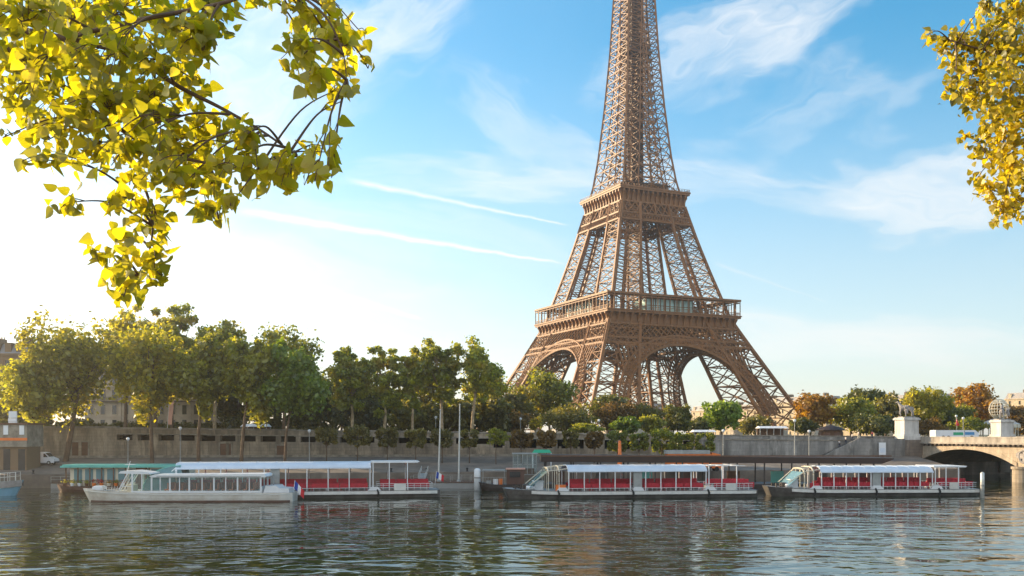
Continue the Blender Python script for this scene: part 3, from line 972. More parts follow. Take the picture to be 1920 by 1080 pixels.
for i in range(4):
    x0 = starts[i] + SPAN
    pm = MB().bx(x0 + .02, x0 + PIER - .02, .02, BWID - .02, -2, 7.28)
    # half-round cutwater with a cap
    pts = [(x0 - .2, 0)] + [(x0 + PIER / 2 - (PIER / 2 + .2) * math.cos(t), -2.4 * math.sin(t)) for t in [math.pi * j / 10 for j in range(1, 10)]] + [(x0 + PIER + .2, 0)]
    pm.xy(pts, -2, 2.6)
    pts2 = [(x0 + PIER / 2 + (p[0] - x0 - PIER / 2) * 1.1, p[1] * 1.1) for p in pts]
    pm.xy(pts2, 2.6, 3.05)
    pr = pm.build('pier', M['bridge'], BRIDGE)
    # carved relief: a spread-winged bird in a wreath
    rl = MB()
    cx_, cz_ = x0 + PIER / 2, 5.0
    rl.tube([(cx_ + 1.25 * math.cos(t), -.12, cz_ + 1.25 * math.sin(t)) for t in [2 * math.pi * j / 20 for j in range(21)]], .24, 6)
    rl.xz([(cx_ - .3, cz_ - 1.0), (cx_ + .3, cz_ - 1.0), (cx_ + .35, cz_ + .4), (cx_ + .12, cz_ + .95), (cx_ - .2, cz_ + .95), (cx_ - .35, cz_ + .4)], -.35, -.005)
    for sg in (-1, 1):
        rl.xz([(cx_ + sg * .3, cz_ + .45), (cx_ + sg * 1.3, cz_ + 1.0), (cx_ + sg * 2.1, cz_ + .5), (cx_ + sg * 1.8, cz_ - .2), (cx_ + sg * 1.1, cz_ - .5), (cx_ + sg * .3, cz_ - .35)], -.25, -.005)
    rl.build('carved_relief', M['bronze'], pr)
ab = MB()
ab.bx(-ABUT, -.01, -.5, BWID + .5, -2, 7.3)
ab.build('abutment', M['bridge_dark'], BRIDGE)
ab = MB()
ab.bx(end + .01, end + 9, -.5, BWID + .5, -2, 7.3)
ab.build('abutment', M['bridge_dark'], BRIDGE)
bat = MB().yz([(-2.2, -2), (-.52, -2), (-.52, 3.4), (-1.0, 3.4)], -ABUT - 1.5, 1.2)
bat.build('battered_footing', M['bridge'], BRIDGE)
pa = MB()
pa.bx(-ABUT - 2, end + 9, .0, BWID, 7.31, DECK - .25)
pa.build('bridge_deck', M['asphalt'], BRIDGE)
pr_ = MB()
for y0, sg in ((-.75, 1), (BWID - .25, -1)):
    pr_.bx(-ABUT - 2, end + 9, y0, y0 + 1.0, 7.32, 7.7)          # cornice
    yq = y0 + .35 if sg > 0 else y0 + .1
    pr_.bx(-ABUT - 2, end + 9, yq, yq + .55, 7.7, 8.62)
    pr_.bx(-ABUT - 2, end + 9, yq - .08, yq + .63, 8.62, 8.85)
pr_.build('parapet', M['parapet_stone'], BRIDGE)
co = MB()
nx = int((end + ABUT) / 1.25)
for i in range(nx):
    x0 = -ABUT + .3 + i * 1.25
    co.add([(x0, -.7, 7.31), (x0 + .5, -.7, 7.31), (x0 + .5, -.01, 7.31), (x0, -.01, 7.31), (x0, -.55, 7.0), (x0 + .5, -.55, 7.0), (x0 + .5, -.01, 6.75), (x0, -.01, 6.75)],
           [(0, 1, 2, 3), (7, 6, 5, 4), (0, 4, 5, 1), (1, 5, 6, 2), (2, 6, 7, 3), (3, 7, 4, 0)])
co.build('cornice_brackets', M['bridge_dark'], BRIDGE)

# ------------------------------------------------------------------ skinned figures
def skin_obj(name, joints, edges, m, parent=None, sub=2, root=0):
    me = bpy.data.meshes.new(name)
    me.from_pydata([j[0] for j in joints], edges, [])
    o = bpy.data.objects.new(name, me); C.objects.link(o)
    o.modifiers.new('skin', 'SKIN').use_smooth_shade = True
    sv = me.skin_vertices[0]
    for i, j in enumerate(joints):
        r = j[1] if isinstance(j[1], tuple) else (j[1], j[1])
        sv.data[i].radius = r
        sv.data[i].use_root = (i == root)
    if sub:
        s_ = o.modifiers.new('sub', 'SUBSURF'); s_.levels = sub; s_.render_levels = sub
    me.materials.append(m)
    if parent: o.parent = parent
    return o
def person(loc, rz, label, top, bottom, h=1.74, stride=.28, group=None):
    t = thing('person', label, 'person', loc, rz, group)
    k = h / 1.75
    def P(x, y, z): return (x * k, y * k, z * k)
    J = [(P(0, 0, .95), .14), (P(0, 0, 1.18), .13), (P(0, 0, 1.40), .15), (P(0, 0, 1.52), .055), (P(0, .02, 1.60), .085), (P(0, .02, 1.69), .075),
         (P(.10, 0, .88), .095), (P(.11, stride * .6, .48), .06), (P(.11, stride * .55, .07), .04), (P(.11, stride * .55 + .16, .03), .035),
         (P(-.10, 0, .88), .095), (P(-.11, -stride * .3, .48), .06), (P(-.11, -stride, .09), .04), (P(-.11, -stride + .16, .04), .035),
         (P(.20, 0, 1.41), .055), (P(.25, -.08, 1.13), .042), (P(.24, .06, .90), .032), (P(.24, .12, .80), .035),
         (P(-.20, 0, 1.41), .055), (P(-.25, .06, 1.13), .042), (P(-.24, .2, .92), .032), (P(-.24, .27, .84), .035)]
    E_ = [(0, 1), (1, 2), (2, 3), (3, 4), (4, 5), (0, 6), (6, 7), (7, 8), (8, 9), (0, 10), (10, 11), (11, 12), (12, 13), (2, 14), (14, 15), (15, 16), (16, 17), (2, 18), (18, 19), (19, 20), (20, 21)]
    skin_obj('body', J, E_, M['skin'], t, 1)
    g_ = 1.16
    Js = [(J[0][0], .165), (J[1][0], .155), (J[2][0], .172), (J[14][0], .068), (J[15][0], .054), (J[18][0], .068), (J[19][0], .054)]
    skin_obj('shirt', Js, [(0, 1), (1, 2), (2, 3), (3, 4), (2, 5), (5, 6)], top, t, 1)
    Jt = [(J[0][0], .16), (J[6][0], .11), (J[7][0], .075), (J[8][0], .056), (J[10][0], .11), (J[11][0], .075), (J[12][0], .056)]
    skin_obj('trousers', Jt, [(0, 1), (1, 2), (2, 3), (0, 4), (4, 5), (5, 6)], bottom, t, 1)
    hm = MB().lathe([(.01, .13), (.06, .115), (.092, .07), (.10, .02), (.095, -.03), (.07, -.05)][::-1], 10, (0, -.008 * k, 1.655 * k))
    hm.build('hair', M['hair'], t, smooth=True)
    return t
def horse_statue(loc, rz, s=1.0):
    J = [((0, 0, 1.55), (.42, .40)), ((.7, 0, 1.6), (.45, .42)), ((-.75, 0, 1.6), (.42, .42)), ((1.05, 0, 1.95), (.28, .3)), ((1.3, 0, 2.4), (.2, .22)), ((1.5, 0, 2.6), (.17, .16)), ((1.85, 0, 2.35), (.10, .10)),
         ((.85, .22, 1.1), .17), ((.95, .24, .6), .10), ((.9, .24, .08), .10), ((.9, -.22, 1.15), .17), ((1.25, -.24, .85), .10), ((1.2, -.24, .4), .09),
         ((-.85, .22, 1.15), .22), ((-1.05, .24, .62), .11), ((-.95, .24, .08), .10), ((-.85, -.22, 1.15), .22), ((-1.1, -.24, .62), .11), ((-1.05, -.24, .08), .10),
         ((-1.15, 0, 1.55), .10), ((-1.35, 0, .95), .09)]
    E_ = [(0, 1), (0, 2), (1, 3), (3, 4), (4, 5), (5, 6), (1, 7), (7, 8), (8, 9), (1, 10), (10, 11), (11, 12), (2, 13), (13, 14), (14, 15), (2, 16), (16, 17), (17, 18), (2, 19), (19, 20)]
    J = [(tuple(c * s for c in p), tuple(x * s for x in r) if isinstance(r, tuple) else r * s) for p, r in J]
    o = skin_obj('horse', J, E_, M['bronze'], None, 1)
    o.location = loc; o.rotation_euler = (0, 0, rz)
    return o
def warrior(loc, rz, s=1.0):
    J = [((0, 0, .95), .17), ((0, 0, 1.2), .17), ((0, 0, 1.42), .2), ((0, 0, 1.56), .08), ((0, 0, 1.68), .11), ((0, 0, 1.82), .10),
         ((.12, .05, .85), .13), ((.14, .15, .45), .09), ((.14, .12, .05), .08), ((-.12, 0, .85), .13), ((-.14, -.08, .45), .09), ((-.14, -.12, .05), .08),
         ((.26, 0, 1.42), .09), ((.5, 0, 1.6), .07), ((.75, 0, 1.85), .06), ((-.26, 0, 1.42), .09), ((-.34, -.05, 1.12), .07), ((-.3, .1, .9), .06), ((0, -.22, 1.0), .16), ((0, -.28, .4), .14)]
    E_ = [(0, 1), (1, 2), (2, 3), (3, 4), (4, 5), (0, 6), (6, 7), (7, 8), (0, 9), (9, 10), (10, 11), (2, 12), (12, 13), (13, 14), (2, 15), (15, 16), (16, 17), (1, 18), (18, 19)]
    o = skin_obj('warrior', [(tuple(c * s for c in p), r * s) for p, r in J], E_, M['bronze'], None, 1)
    o.location = loc; o.rotation_euler = (0, 0, rz)
    return o
def monument(px, D, zb, pw, ph, label, facing):
    p = at(px, 800, D); p.z = zb
    t = thing('bridge_statue', label, 'statue', p, .2)
    m = MB()
    m.bx(-pw * .62, pw * .62, -pw * .62, pw * .62, 0, .9).bx(-pw * .56, pw * .56, -pw * .56, pw * .56, .9, 1.3).bx(-pw * .5, pw * .5, -pw * .5, pw * .5, 1.3, ph - .55)
    m.bx(-pw * .58, pw * .58, -pw * .58, pw * .58, ph - .55, ph - .2).bx(-pw * .53, pw * .53, -pw * .53, pw * .53, ph - .2, ph)
    m.build('pedestal', M['white_stone'], t)
    MB().bx(-pw * .66, pw * .66, -pw * .66, pw * .66, -7.5, -.005).build('footing', M['bridge_dark'], t)
    b = MB().bx(-1.6, 1.6, -.9, .9, ph, ph + .25); b.build('plinth', M['bronze'], t)
    h = horse_statue((0, .1, ph + .22), .9 if facing > 0 else math.pi - .9, 1.3); h.parent = t
    w = warrior((.75 * facing, -.85, ph + .22), .3, 1.45); w.parent = t
    return t
monument(1700, 212, 8.1, 3.6, 5.0, 'warrior leading a horse, statue on a white pedestal at the left bridge end', -1)
monument(1879, 221, 8.0, 3.4, 4.7, 'horse and man statue on a white pedestal before the carousel', 1)

# ------------------------------------------------------------------ boats
def hull_mesh(L, Wd, prof_top, z_low=-.6, bow=.12, stern=.04, bow_h=.35, tumble=.06, n=40, flat_bow=.0):
    """plan-form hull, bow at x=0: returns (hull MB, half-width function)"""
    def hw(x):
        t = x / L
        a = 1.0
        if t < bow: a = flat_bow + (1 - flat_bow) * math.sin(t / bow * math.pi / 2) ** .8 if t > 0 else flat_bow
        if t > 1 - stern: a *= .8 + .2 * math.sqrt(max(0, (1 - t) / stern))
        return Wd / 2 * max(a, .03)
    def top(x):
        t = x / L
        return prof_top + (bow_h * (1 - t / (bow * 2)) ** 2 if t < bow * 2 else 0)
    m = MB(); vs = []; xs = []
    for i in range(n + 1):
        t = i / n
        xs.append(L * (t ** 1.5 if t < .3 else t) if False else L * t)
    for x in xs:
        w, z = hw(x), top(x)
        rake = bow_h * 2.2 * max(0, 1 - x / (L * bow * 1.5))
        vs += [(x + rake, -w * .86, z_low), (x + rake * .4, -w * (1 - tumble * .3), z * .45), (x, -w, z), (x, w, z), (x + rake * .4, w * (1 - tumble * .3), z * .45), (x + rake, w * .86, z_low)]
    fs = []
    for i in range(n):
        for k in range(5):
            a = i * 6 + k
            fs.append((a, a + 6, a + 7, a + 1))
    fs.append((0, 1, 2, 3, 4, 5)); b = n * 6
    fs.append((b + 5, b + 4, b + 3, b + 2, b + 1, b))
    m.add(vs, fs)
    return m, hw, top
def strake(L, hw, top, dz0, dz1, out, a=.02, b=.99, n=36, sides=(-1, 1)):
    m = MB()
    for sg in sides:
        for i in range(n):
            x0, x1 = L * (a + (b - a) * i / n), L * (a + (b - a) * (i + 1) / n)
            y0, y1 = sg * hw(x0), sg * hw(x1)
            z0, z1 = top(x0), top(x1)
            m.add([(x0, y0, z0 + dz0), (x1, y1, z1 + dz0), (x1, y1 + sg * out, z1 + dz0), (x0, y0 + sg * out, z0 + dz0), (x0, y0, z0 + dz1), (x1, y1, z1 + dz1), (x1, y1 + sg * out, z1 + dz1), (x0, y0 + sg * out, z0 + dz1)],
                  [(3, 2, 1, 0), (4, 5, 6, 7), (0, 1, 5, 4), (1, 2, 6, 5), (2, 3, 7, 6), (3, 0, 4, 7)])
    return m
def tricolour(parent, x, y, z, s=1.0, name='flag', drop=.35):
    st = MB().tube([(x, y, z - .9 * s), (x + .25 * s, y, z + 1.2 * s)], .035, 6)
    fl = st.build('flagstaff', M['white'], parent)
    for k, mm in enumerate(('cloth_blue', 'cloth_white', 'cloth_red')):
        m = MB()
        vs = []
        for i in range(5):
            u = (k + i / 4) / 3
            yy_ = .10 * math.sin(u * 7) * s
            xx = x + .25 * s + u * 1.15 * s
            zt = z + 1.15 * s - u * drop * 1.6 * s - .1 * u * u
            vs += [(xx, y + yy_, zt), (xx - .1 * s, y + yy_ * 1.3 - .03, zt - .95 * s), (xx, y + yy_ + .02, zt), (xx - .1 * s, y + yy_ * 1.3 - .01, zt - .95 * s)]
        fs = []
        for i in range(4):
            a = i * 4
            fs += [(a, a + 4, a + 5, a + 1), (a + 2, a + 3, a + 7, a + 6), (a, a + 2, a + 6, a + 4), (a + 1, a + 5, a + 7, a + 3)]
        m.add(vs, fs)
        m.build('flag_stripe', M[mm], fl)
    return fl
def bench(parent, x0, x1, y, zf, mt, face_=1):
    """one upholstered bench with its backrest towards the side we see"""
    m = MB()
    m.bx(x0, x1, y, y + .5 * face_ if face_ > 0 else y, zf + .36, zf + .48) if face_ > 0 else m.bx(x0, x1, y - .5, y, zf + .36, zf + .48)
    m.bx(x0, x1, y - .05, y + .05, zf + .40, zf + 1.02)
    n = max(2, int((x1 - x0) / .5))
    for i in range(n):
        c = x0 + (x1 - x0) * (i + .5) / n
        m.bx(c - (x1 - x0) / n * .36, c + (x1 - x0) / n * .36, y - .1, y + .1, zf + .55, zf + 1.06)
    for xx in (x0 + .15, x1 - .15):
        m.bx(xx - .03, xx + .03, y - .03, y + .04, zf, zf + .4)
    return m.build('bench', mt, parent)
def tour_boat(label, loc, rz, L=30.0, roof_a=.155, roof_b=.75, roof_top=4.75, orange=True, frame_right=True, glass_front=False, seats=True, bow_ramp=True, Wd=6.4, bow_raise=.4, glass_sides=False):
    t = thing('tour_boat', label, 'boat', loc, rz, 'sightseeing boats moored at the far quay')
    hm, hw, top = hull_mesh(L, Wd, 1.05, bow=.16, bow_h=bow_raise, flat_bow=.45)
    hull = hm.build('hull', M['hull_mid'], t)
    strake(L, hw, top, -.51, -.06, .10, .10).build('side_fender', M['silver'], hull)
    strake(L, hw, top, -.60, -.52, .13, .10).build('rail_edge', M['hull_dark'], hull)
    for fx in (.2, .49, .79):
        MB().tube([(L * fx, -hw(L * fx) - .16, 1.25), (L * fx + .2, -hw(L * fx) - .2, .75), (L * fx + .1, -hw(L * fx) - .17, .1)], [.11, .16, .1], 8).build('rope_fender', M['black'], hull)
    zf = 1.06
    dk = MB()
    for i in range(30):
        x0, x1 = L * (.01 + .985 * i / 30), L * (.01 + .985 * (i + 1) / 30)
        z0, z1 = top(x0) + .012, top(x1) + .012
        dk.add([(x0, -hw(x0) * .97, z0), (x1, -hw(x1) * .97, z1), (x1, hw(x1) * .97, z1), (x0, hw(x0) * .97, z0)], [(0, 1, 2, 3)])
    dk.build('deck', M['hull_grey'], t, recalc=False)
    A, B, hwR = L * roof_a, L * roof_b, Wd / 2 - .25
    # canopy: a shallow barrel with sloping sides
    eave = roof_top - .9
    prof = [(-hwR - .1, eave), (-hwR + .25, eave + .42), (-hwR + .85, eave + .78), (-1.1, roof_top - .04), (0, roof_top), (1.1, roof_top - .04), (hwR - .85, eave + .78), (hwR - .25, eave + .42), (hwR + .1, eave)]
    poly = prof + [(y * .97, z - .1) for y, z in prof[::-1]]
    a2 = A + L * .075 if bow_ramp else A
    r = MB()
    r.yz(poly, a2, B)
    roof = r.build('canopy', M['roof_white'], t)
    sm = MB()
    nb = 10
    for i in range(nb + 1):
        x = a2 + .1 + (B - a2 - .2) * i / nb
        for (p, q) in zip(prof[:-1], prof[1:]):
            sm.bar((x, p[0], p[1] + .02), (x, q[0], q[1] + .02), .07, .03)
    sm.bar((a2, -hwR - .12, eave - .02), (B, -hwR - .12, eave - .02), .1, .16); sm.bar((a2, hwR + .12, eave - .02), (B, hwR + .12, eave - .02), .1, .16)
    sm.build('canopy_rib', M['roof_white'], roof)
    # side posts
    npst = 9
    for sg in (-1, 1):
        for i in range(npst + 1):
            x = a2 + .15 + (B - a2 - .3) * i / npst
            MB().bx(x - .07, x + .07, sg * hwR - .07, sg * hwR + .07, zf, eave + .05).build('post', M['white'], t)
    # mid service bay and its dark door
    mx = a2 + (B - a2) * .5
    MB().bx(mx - .65, mx + .65, -hwR + .12, -hwR + .55, zf + .05, eave - .1).build('service_cabinet', M['lamp_grey'], t)
    # front arch, sloped windscreen and helm
    fr = MB()
    for k, xx in enumerate((A, A + (a2 - A) * .55)):
        pf = [(y, z - (.35 if k == 0 else .1)) for y, z in prof]
        for p, q in zip(pf[:-1], pf[1:]): fr.bar((xx, *p), (xx, *q), .16)
        for y in (-hwR, -hwR * .35, hwR * .35, hwR): fr.bar((xx, y, zf), (xx, y, eave - .2 + (.7 if abs(y) < 2 else 0)), .12)
    for p in prof[1:-1:2]:
        fr.bar((A, p[0], p[1] - .35), (a2, p[0], p[1]), .12)
    fr.bar((A - L * .07, -hwR * .8, zf + .9), (A, -hwR, eave + .1), .12); fr.bar((A - L * .07, hwR * .8, zf + .9), (A, hwR, eave + .1), .12)
    fr.build('front_arch', M['offwhite' if not glass_front else 'white'], t)
    ws = MB()
    ws.add([(A - L * .07, -hwR * .8, zf + .5), (A - L * .07, hwR * .8, zf + .5), (A - .05, hwR * .9, eave), (A - .05, -hwR * .9, eave), (A - L * .07 + .06, -hwR * .8, zf + .5), (A - L * .07 + .06, hwR * .8, zf + .5), (A + .01, hwR * .9, eave), (A + .01, -hwR * .9, eave)],
           [(0, 1, 2, 3), (7, 6, 5, 4), (0, 4, 5, 1), (1, 5, 6, 2), (2, 6, 7, 3), (3, 7, 4, 0)])
    ws.build('windscreen', M['blue_glass'], t)
    if glass_front:
        gp = MB()
        pts = [(A - L * .10 + L * .115 * (1 - math.cos(q)) , zf + .4 + (roof_top - .45 - zf - .4) * math.sin(q)) for q in [math.pi / 2 * j / 8 for j in range(9)]]
        poly2 = pts + [(A + L * .03, zf + .4)]
        gp.xz(poly2, -hwR + .05, hwR - .05)
        gd = gp.build('bow_glass_dome', M['blue_glass'], t)
        gr = MB()
        for y in (-hwR, -hwR / 3, hwR / 3, hwR):
            for p, q in zip(pts[:-1], pts[1:]): gr.bar((p[0], y, p[1] + .03), (q[0], y, q[1] + .03), .1)
        for p in pts[2::2]: gr.bar((p[0], -hwR, p[1] + .03), (p[0], hwR, p[1] + .03), .08)
        gr.build('dome_frame', M['teal'], gd)
    hb = MB().bx(A - L * .045, A - L * .012, -1.1, .6, top(A), zf + 1.35)
    hb.bx(A - L * .05, A - L * .008, -1.2, .7, zf + 1.35, zf + 1.42)
    hb.build('helm_console', M['white'], t)
    # bow clutter: bitts, life-raft drum, coil, bow rail
    for yy_ in (-1.1, 1.1):
        bw = MB()
        for q_ in (.045, .065): bw.tube([(L * q_, yy_, top(L * q_)), (L * q_, yy_, top(L * q_) + .55)], .13, 8)
        bw.bx(L * .04, L * .07, yy_ - .2, yy_ + .2, top(L * .055) - .02, top(L * .055) + .06)
        bw.build('bow_bitts', M['hull_dark'], t)
    MB().bx(L * .075, L * .095, -.8, .5, top(L * .08), top(L * .08) + .7).build('windlass', M['hull_dark'], t)
    MB().tube([(L * .085, -1.5, top(L * .085) + .3), (L * .118, -1.5, top(L * .118) + .3)], .28, 10).build('life_raft', M['white'], t, smooth=True)
    if orange:
        MB().bx(a2 - L * .045, a2 - L * .008, -hwR - .05, -hwR + .6, zf + .02, zf + .95).build('locker', M['orange' if orange is True else 'red'], t)
    # seats
    if seats:
        for row, yb in enumerate((-hwR + .35, -.9, .9, hwR - .9)):
            for a, b in ((a2 + .5, mx - .9), (mx + .9, B - .4)):
                n = 3
                for i in range(n):
                    x0 = a + (b - a) * i / n + .06; x1 = a + (b - a) * (i + 1) / n - .06
                    bench(t, x0, x1, yb, zf, M['red'])
        # a raised row in the middle shows its red backs above the near ones
        for i in range(6):
            x0 = a2 + .5 + (B - a2 - 1) * i / 6 + .1; x1 = a2 + .5 + (B - a2 - 1) * (i + 1) / 6 - .1
            bench(t, x0, x1, 0.05, zf + .62, M['red'])
        MB().bx(a2 + .4, B - .4, -.35, .65, zf + .01, zf + .6).build('raised_platform', M['hull_grey'], t)
        for yb in (-hwR + .3, -.4, 1.2):
            for i in range(3):
                x0 = B + L * .03 + L * .165 * i / 3 + .05; x1 = B + L * .03 + L * .165 * (i + 1) / 3 - .05
                bench(t, x0, x1, yb, zf + (.45 if yb > -1 else .1), M['red'])
        MB().bx(B + L * .03, B + L * .195, -.7, 2.0, zf + .01, zf + .45).build('stern_platform', M['hull_grey'], t)
    # railing all along
    rl = MB()
    for sg in (-1, 1):
        for i in range(40):
            x0 = a2 + (L * .975 - a2) * i / 40; x1 = a2 + (L * .975 - a2) * (i + 1) / 40
            y0, y1 = sg * (hw(x0) - .12), sg * (hw(x1) - .12)
            rl.bar((x0, y0, zf), (x0, y0, zf + .42 if x0 < B else zf + 1.0), .045)
            rl.bar((x0, y0, zf + .42), (x1, y1, zf + .42), .06)
            if x0 >= B:
                rl.bar((x0, y0, zf + 1.0), (x1, y1, zf + 1.0), .06); rl.bar((x0, y0, zf + .72), (x1, y1, zf + .72), .04)
    rl.bar((L * .975, -hw(L * .97) + .1, zf + 1), (L * .975, hw(L * .97) - .1, zf + 1), .06)
    rl.build('railing', M['white'], t)
    gt = MB().bx(B + L * .075, B + L * .115, -hwR - .2, -hwR - .12, zf, zf + 1.02)
    gt.build('boarding_gate', M['silver'], t)
    for gx in (a2 - L * .02, mx, B + .5):
        m = MB()
        m.add([(gx - 1.0, -hwR - .15, zf), (gx + 1.0, -hwR - .15, zf), (gx + .5, -hwR - .15, zf + .55), (gx - .5, -hwR - .15, zf + .55), (gx - 1.0, -hwR + .3, zf), (gx + 1.0, -hwR + .3, zf), (gx + .5, -hwR + .3, zf + .55), (gx - .5, -hwR + .3, zf + .55)],
              [(0, 1, 2, 3), (7, 6, 5, 4), (0, 4, 5, 1), (1, 5, 6, 2), (2, 6, 7, 3), (3, 7, 4, 0)])
        m.build('boarding_step', M['white'], t)
    # open frame over the stern deck
    of = MB()
    xs_ = [B + .3, B + L * .06, B + L * .12]
    for x in xs_:
        for sg in (-1, 1): of.bar((x, sg * hwR, zf), (x, sg * hwR, eave + .75), .13)
        of.bar((x, -hwR, eave + .75), (x, hwR, eave + .75), .1)
    for y in (-hwR, 0, hwR): of.bar((B, y, eave + .75), (B + L * .155, y, eave + .75), .12, .09)
    of.build('stern_frame', M['white'], t)
    if frame_right == 'roof':
        MB().bx(B + .02, B + L * .16, -hwR, hwR, eave + .80, eave + .93).build('stern_roof', M['white'], t)
    return t
# ---- where each boat floats (pixel of its waterline in the photo -> metres on the water)
def span(pxa, pxb, pya, pyb):
    a, b = wat(pxa, pya), wat(pxb, pyb)
    return a, (b - a).length, math.atan2((b - a).y, (b - a).x)
def boat_at(pxa, pxb, pya, pyb, Wd):
    a, L, rz = span(pxa, pxb, pya, pyb)
    off = Vector((-math.sin(rz), math.cos(rz), 0)) * (Wd / 2)      # the near side stands on the measured waterline
    return tuple(a + off), L, rz
loc, L, rz = boat_at(948, 1424, 936, 932, 6.4)
tour_boat('open tour boat with red benches and an orange locker, moored before the dark canopy', loc, rz, L, .165, .79, 4.85)
loc, L, rz = boat_at(1446, 1842, 931, 930, 6.4)
tour_boat('open tour boat with red benches and a raised dark bow, moored nearest the stone bridge', loc, rz, L, .16, .77, 4.55, orange='red', frame_right='roof')
loc, L, rz = boat_at(236, 826, 938.5, 932, 6.6)
b2 = tour_boat('long tour boat with red benches and teal glass bow behind the white cabin boat', loc, rz, L, .15, .77, 5.35, orange=False, frame_right='roof', glass_front=True, bow_ramp=False, Wd=6.6, bow_raise=.3)
tricolour(b2, L * .985, -1.2, 2.6, 1.0)

# ---- the white glazed boat in front
def cabin_boat():
    Wd = 4.8
    loc, L, rz = boat_at(143, 547, 942, 941, Wd)
    t = thing('cabin_boat', 'low white sightseeing boat with glazed cabin, orange seats and a stern flag', 'boat', loc, rz)
    hm, hw, top = hull_mesh(L, Wd, 1.25, bow=.22, bow_h=.55, flat_bow=.10, stern=.06)
    hull = hm.build('hull', M['hull_white'], t, smooth=False)
    strake(L, hw, top, -.28, -.12, .06, .01).build('rubbing_strake', M['silver'], hull)
    strake(L, hw, lambda x: .22, -.3, .0, .012, .05).build('boot_stripe', M['hull_brown'], hull)
    dk = MB()
    for i in range(30):
        x0, x1 = L * (.02 + .97 * i / 30), L * (.02 + .97 * (i + 1) / 30)
        dk.add([(x0, -hw(x0) * .97, top(x0) + .012), (x1, -hw(x1) * .97, top(x1) + .012), (x1, hw(x1) * .97, top(x1) + .012), (x0, hw(x0) * .97, top(x0) + .012)], [(0, 1, 2, 3)])
    dk.build('deck', M['hull_grey'], t, recalc=False)
    zf = 1.27
    A, B = L * .235, L * .855
    hwR = Wd / 2 - .25
    zr = 3.42
    rf = MB()
    rf.xz([(L * .345, zr), (B + .6, zr), (B + .75, zr + .12), (B + .4, zr + .48), (L * .36, zr + .40), (L * .335, zr + .2)], -hwR - .2, hwR + .2)
    roof = rf.build('roof', M['white'], t)
    MB().bx(L * .37, B, -hwR - .235, -hwR - .203, zr + .06, zr + .16).build('roof_gutter', M['lamp_grey'], roof)
    wh = MB()                                    # raised roof of the helm at the front
    wh.xz([(L * .19, zr + .55), (L * .335, zr + .42), (L * .335, zr + .62), (L * .25, zr + .95), (L * .2, zr + .85)], -hwR, hwR)
    wh.build('helm_roof', M['white'], roof)
    # posts and panes
    xs_ = [L * q for q in (.255, .30, .345, .385, .43, .475, .52, .58, .635, .69, .745, .80, .853)]
    for sg in (-1, 1):
        for i, x in enumerate(xs_):
            wd = .07 if i % 2 else .11
            MB().bx(x - wd, x + wd, sg * hwR - .06, sg * hwR + .06, zf, zr + (.5 if x < L * .33 else .02)).build('window_post', M['white'], t)
        for a, b in zip(xs_[:-1], xs_[1:]):
            MB().bx(a + .12, b - .12, sg * hwR - .02, sg * hwR + .02, zf + .28, zr + (.45 if b < L * .34 else -.03)).build('window', M['boat_glass'], t)
    sl = MB()
    for sg in (-1, 1): sl.bx(L * .25, B, sg * hwR - .07, sg * hwR + .07, zf + .01, zf + .27)
    sl.bx(B, B + .12, -hwR, hwR, zf + .01, zf + .9)
    sl.build('cabin_sill', M['white'], t)
    # raked windscreen
    ws = MB()
    for sg in (-1, 1): ws.bar((L * .185, sg * hwR * .9, zf + .1), (L * .235, sg * hwR, zr + .6), .14)
    for sg in (-1, 0, 1): ws.bar((L * .185, sg * hwR * .55, zf + .1), (L * .235, sg * hwR * .6, zr + .6), .09)
    ws.bar((L * .185, -hwR * .9, zf + .12), (L * .185, hwR * .9, zf + .12), .14)
    ws.bar((L * .205, -hwR, zf + .9), (L * .26, -hwR, zf + .9), .08)
    wf = ws.build('windscreen_frame', M['white'], t)
    MB().add([(L * .186, -hwR * .88, zf + .15), (L * .186, hwR * .88, zf + .15), (L * .234, hwR * .95, zr + .55), (L * .234, -hwR * .95, zr + .55)], [(0, 1, 2, 3)]).build('windscreen', M['boat_glass'], t)
    # helm inside
    MB().bx(L * .215, L * .245, -.9, .9, zf, zf + 1.1).build('helm_console', M['offwhite'], t)
    # seats
    for i in range(13):
        x = L * .40 + (B - L * .42) * i / 13
        for yb in (-1.05, 1.05):
            m = MB().bx(x, x + .5, yb - .8, yb + .8, zf + .35, zf + .48).bx(x + .42, x + .54, yb - .8, yb + .8, zf + .45, zf + 1.35)
            m.bx(x + .1, x + .16, yb - .7, yb - .64, zf, zf + .36).bx(x + .1, x + .16, yb + .64, yb + .7, zf, zf + .36)
            m.build('seat', M['brick_red'], t)
    bh = MB().bx(L * .05, L * .10, -.75, .75, top(L * .07), top(L * .07) + .42)
    bh.bx(L * .055, L * .095, -.6, .6, top(L * .07) + .42, top(L * .07) + .52)
    bh.build('bow_hatch', M['white'], t)
    br = MB()
    for i in range(8):
        x0, x1 = L * (.11 + .012 * i), L * (.11 + .012 * (i + 1))
        br.bar((x0, -hw(x0) + .12, top(x0)), (x0, -hw(x0) + .12, top(x0) + .5), .05)
        br.bar((x0, -hw(x0) + .12, top(x0) + .5), (x1, -hw(x1) + .12, top(x1) + .5), .05)
        br.bar((x0, hw(x0) - .12, top(x0)), (x0, hw(x0) - .12, top(x0) + .5), .05)
    br.build('bow_rail', M['silver'], t)
    sb = MB()                                    # stern: ventilation box, bulwark
    sb.xz([(L * .865, zf), (L * .985, zf), (L * .985, zf + .55), (L * .94, zf + .62), (L * .925, zf + .95), (L * .875, zf + .95)], -hwR + .05, hwR - .05)
    sb.build('stern_housing', M['white'], t)
    MB().tube([(L * .90, -.4, zf + .9), (L * .90, -.4, zf + 1.9)], .09, 8).tube([(L * .90, -.4, zf + 1.9), (L * .90, -.4, zf + 2.5)], .2, 8).build('exhaust_stack', M['lamp_grey'], t)
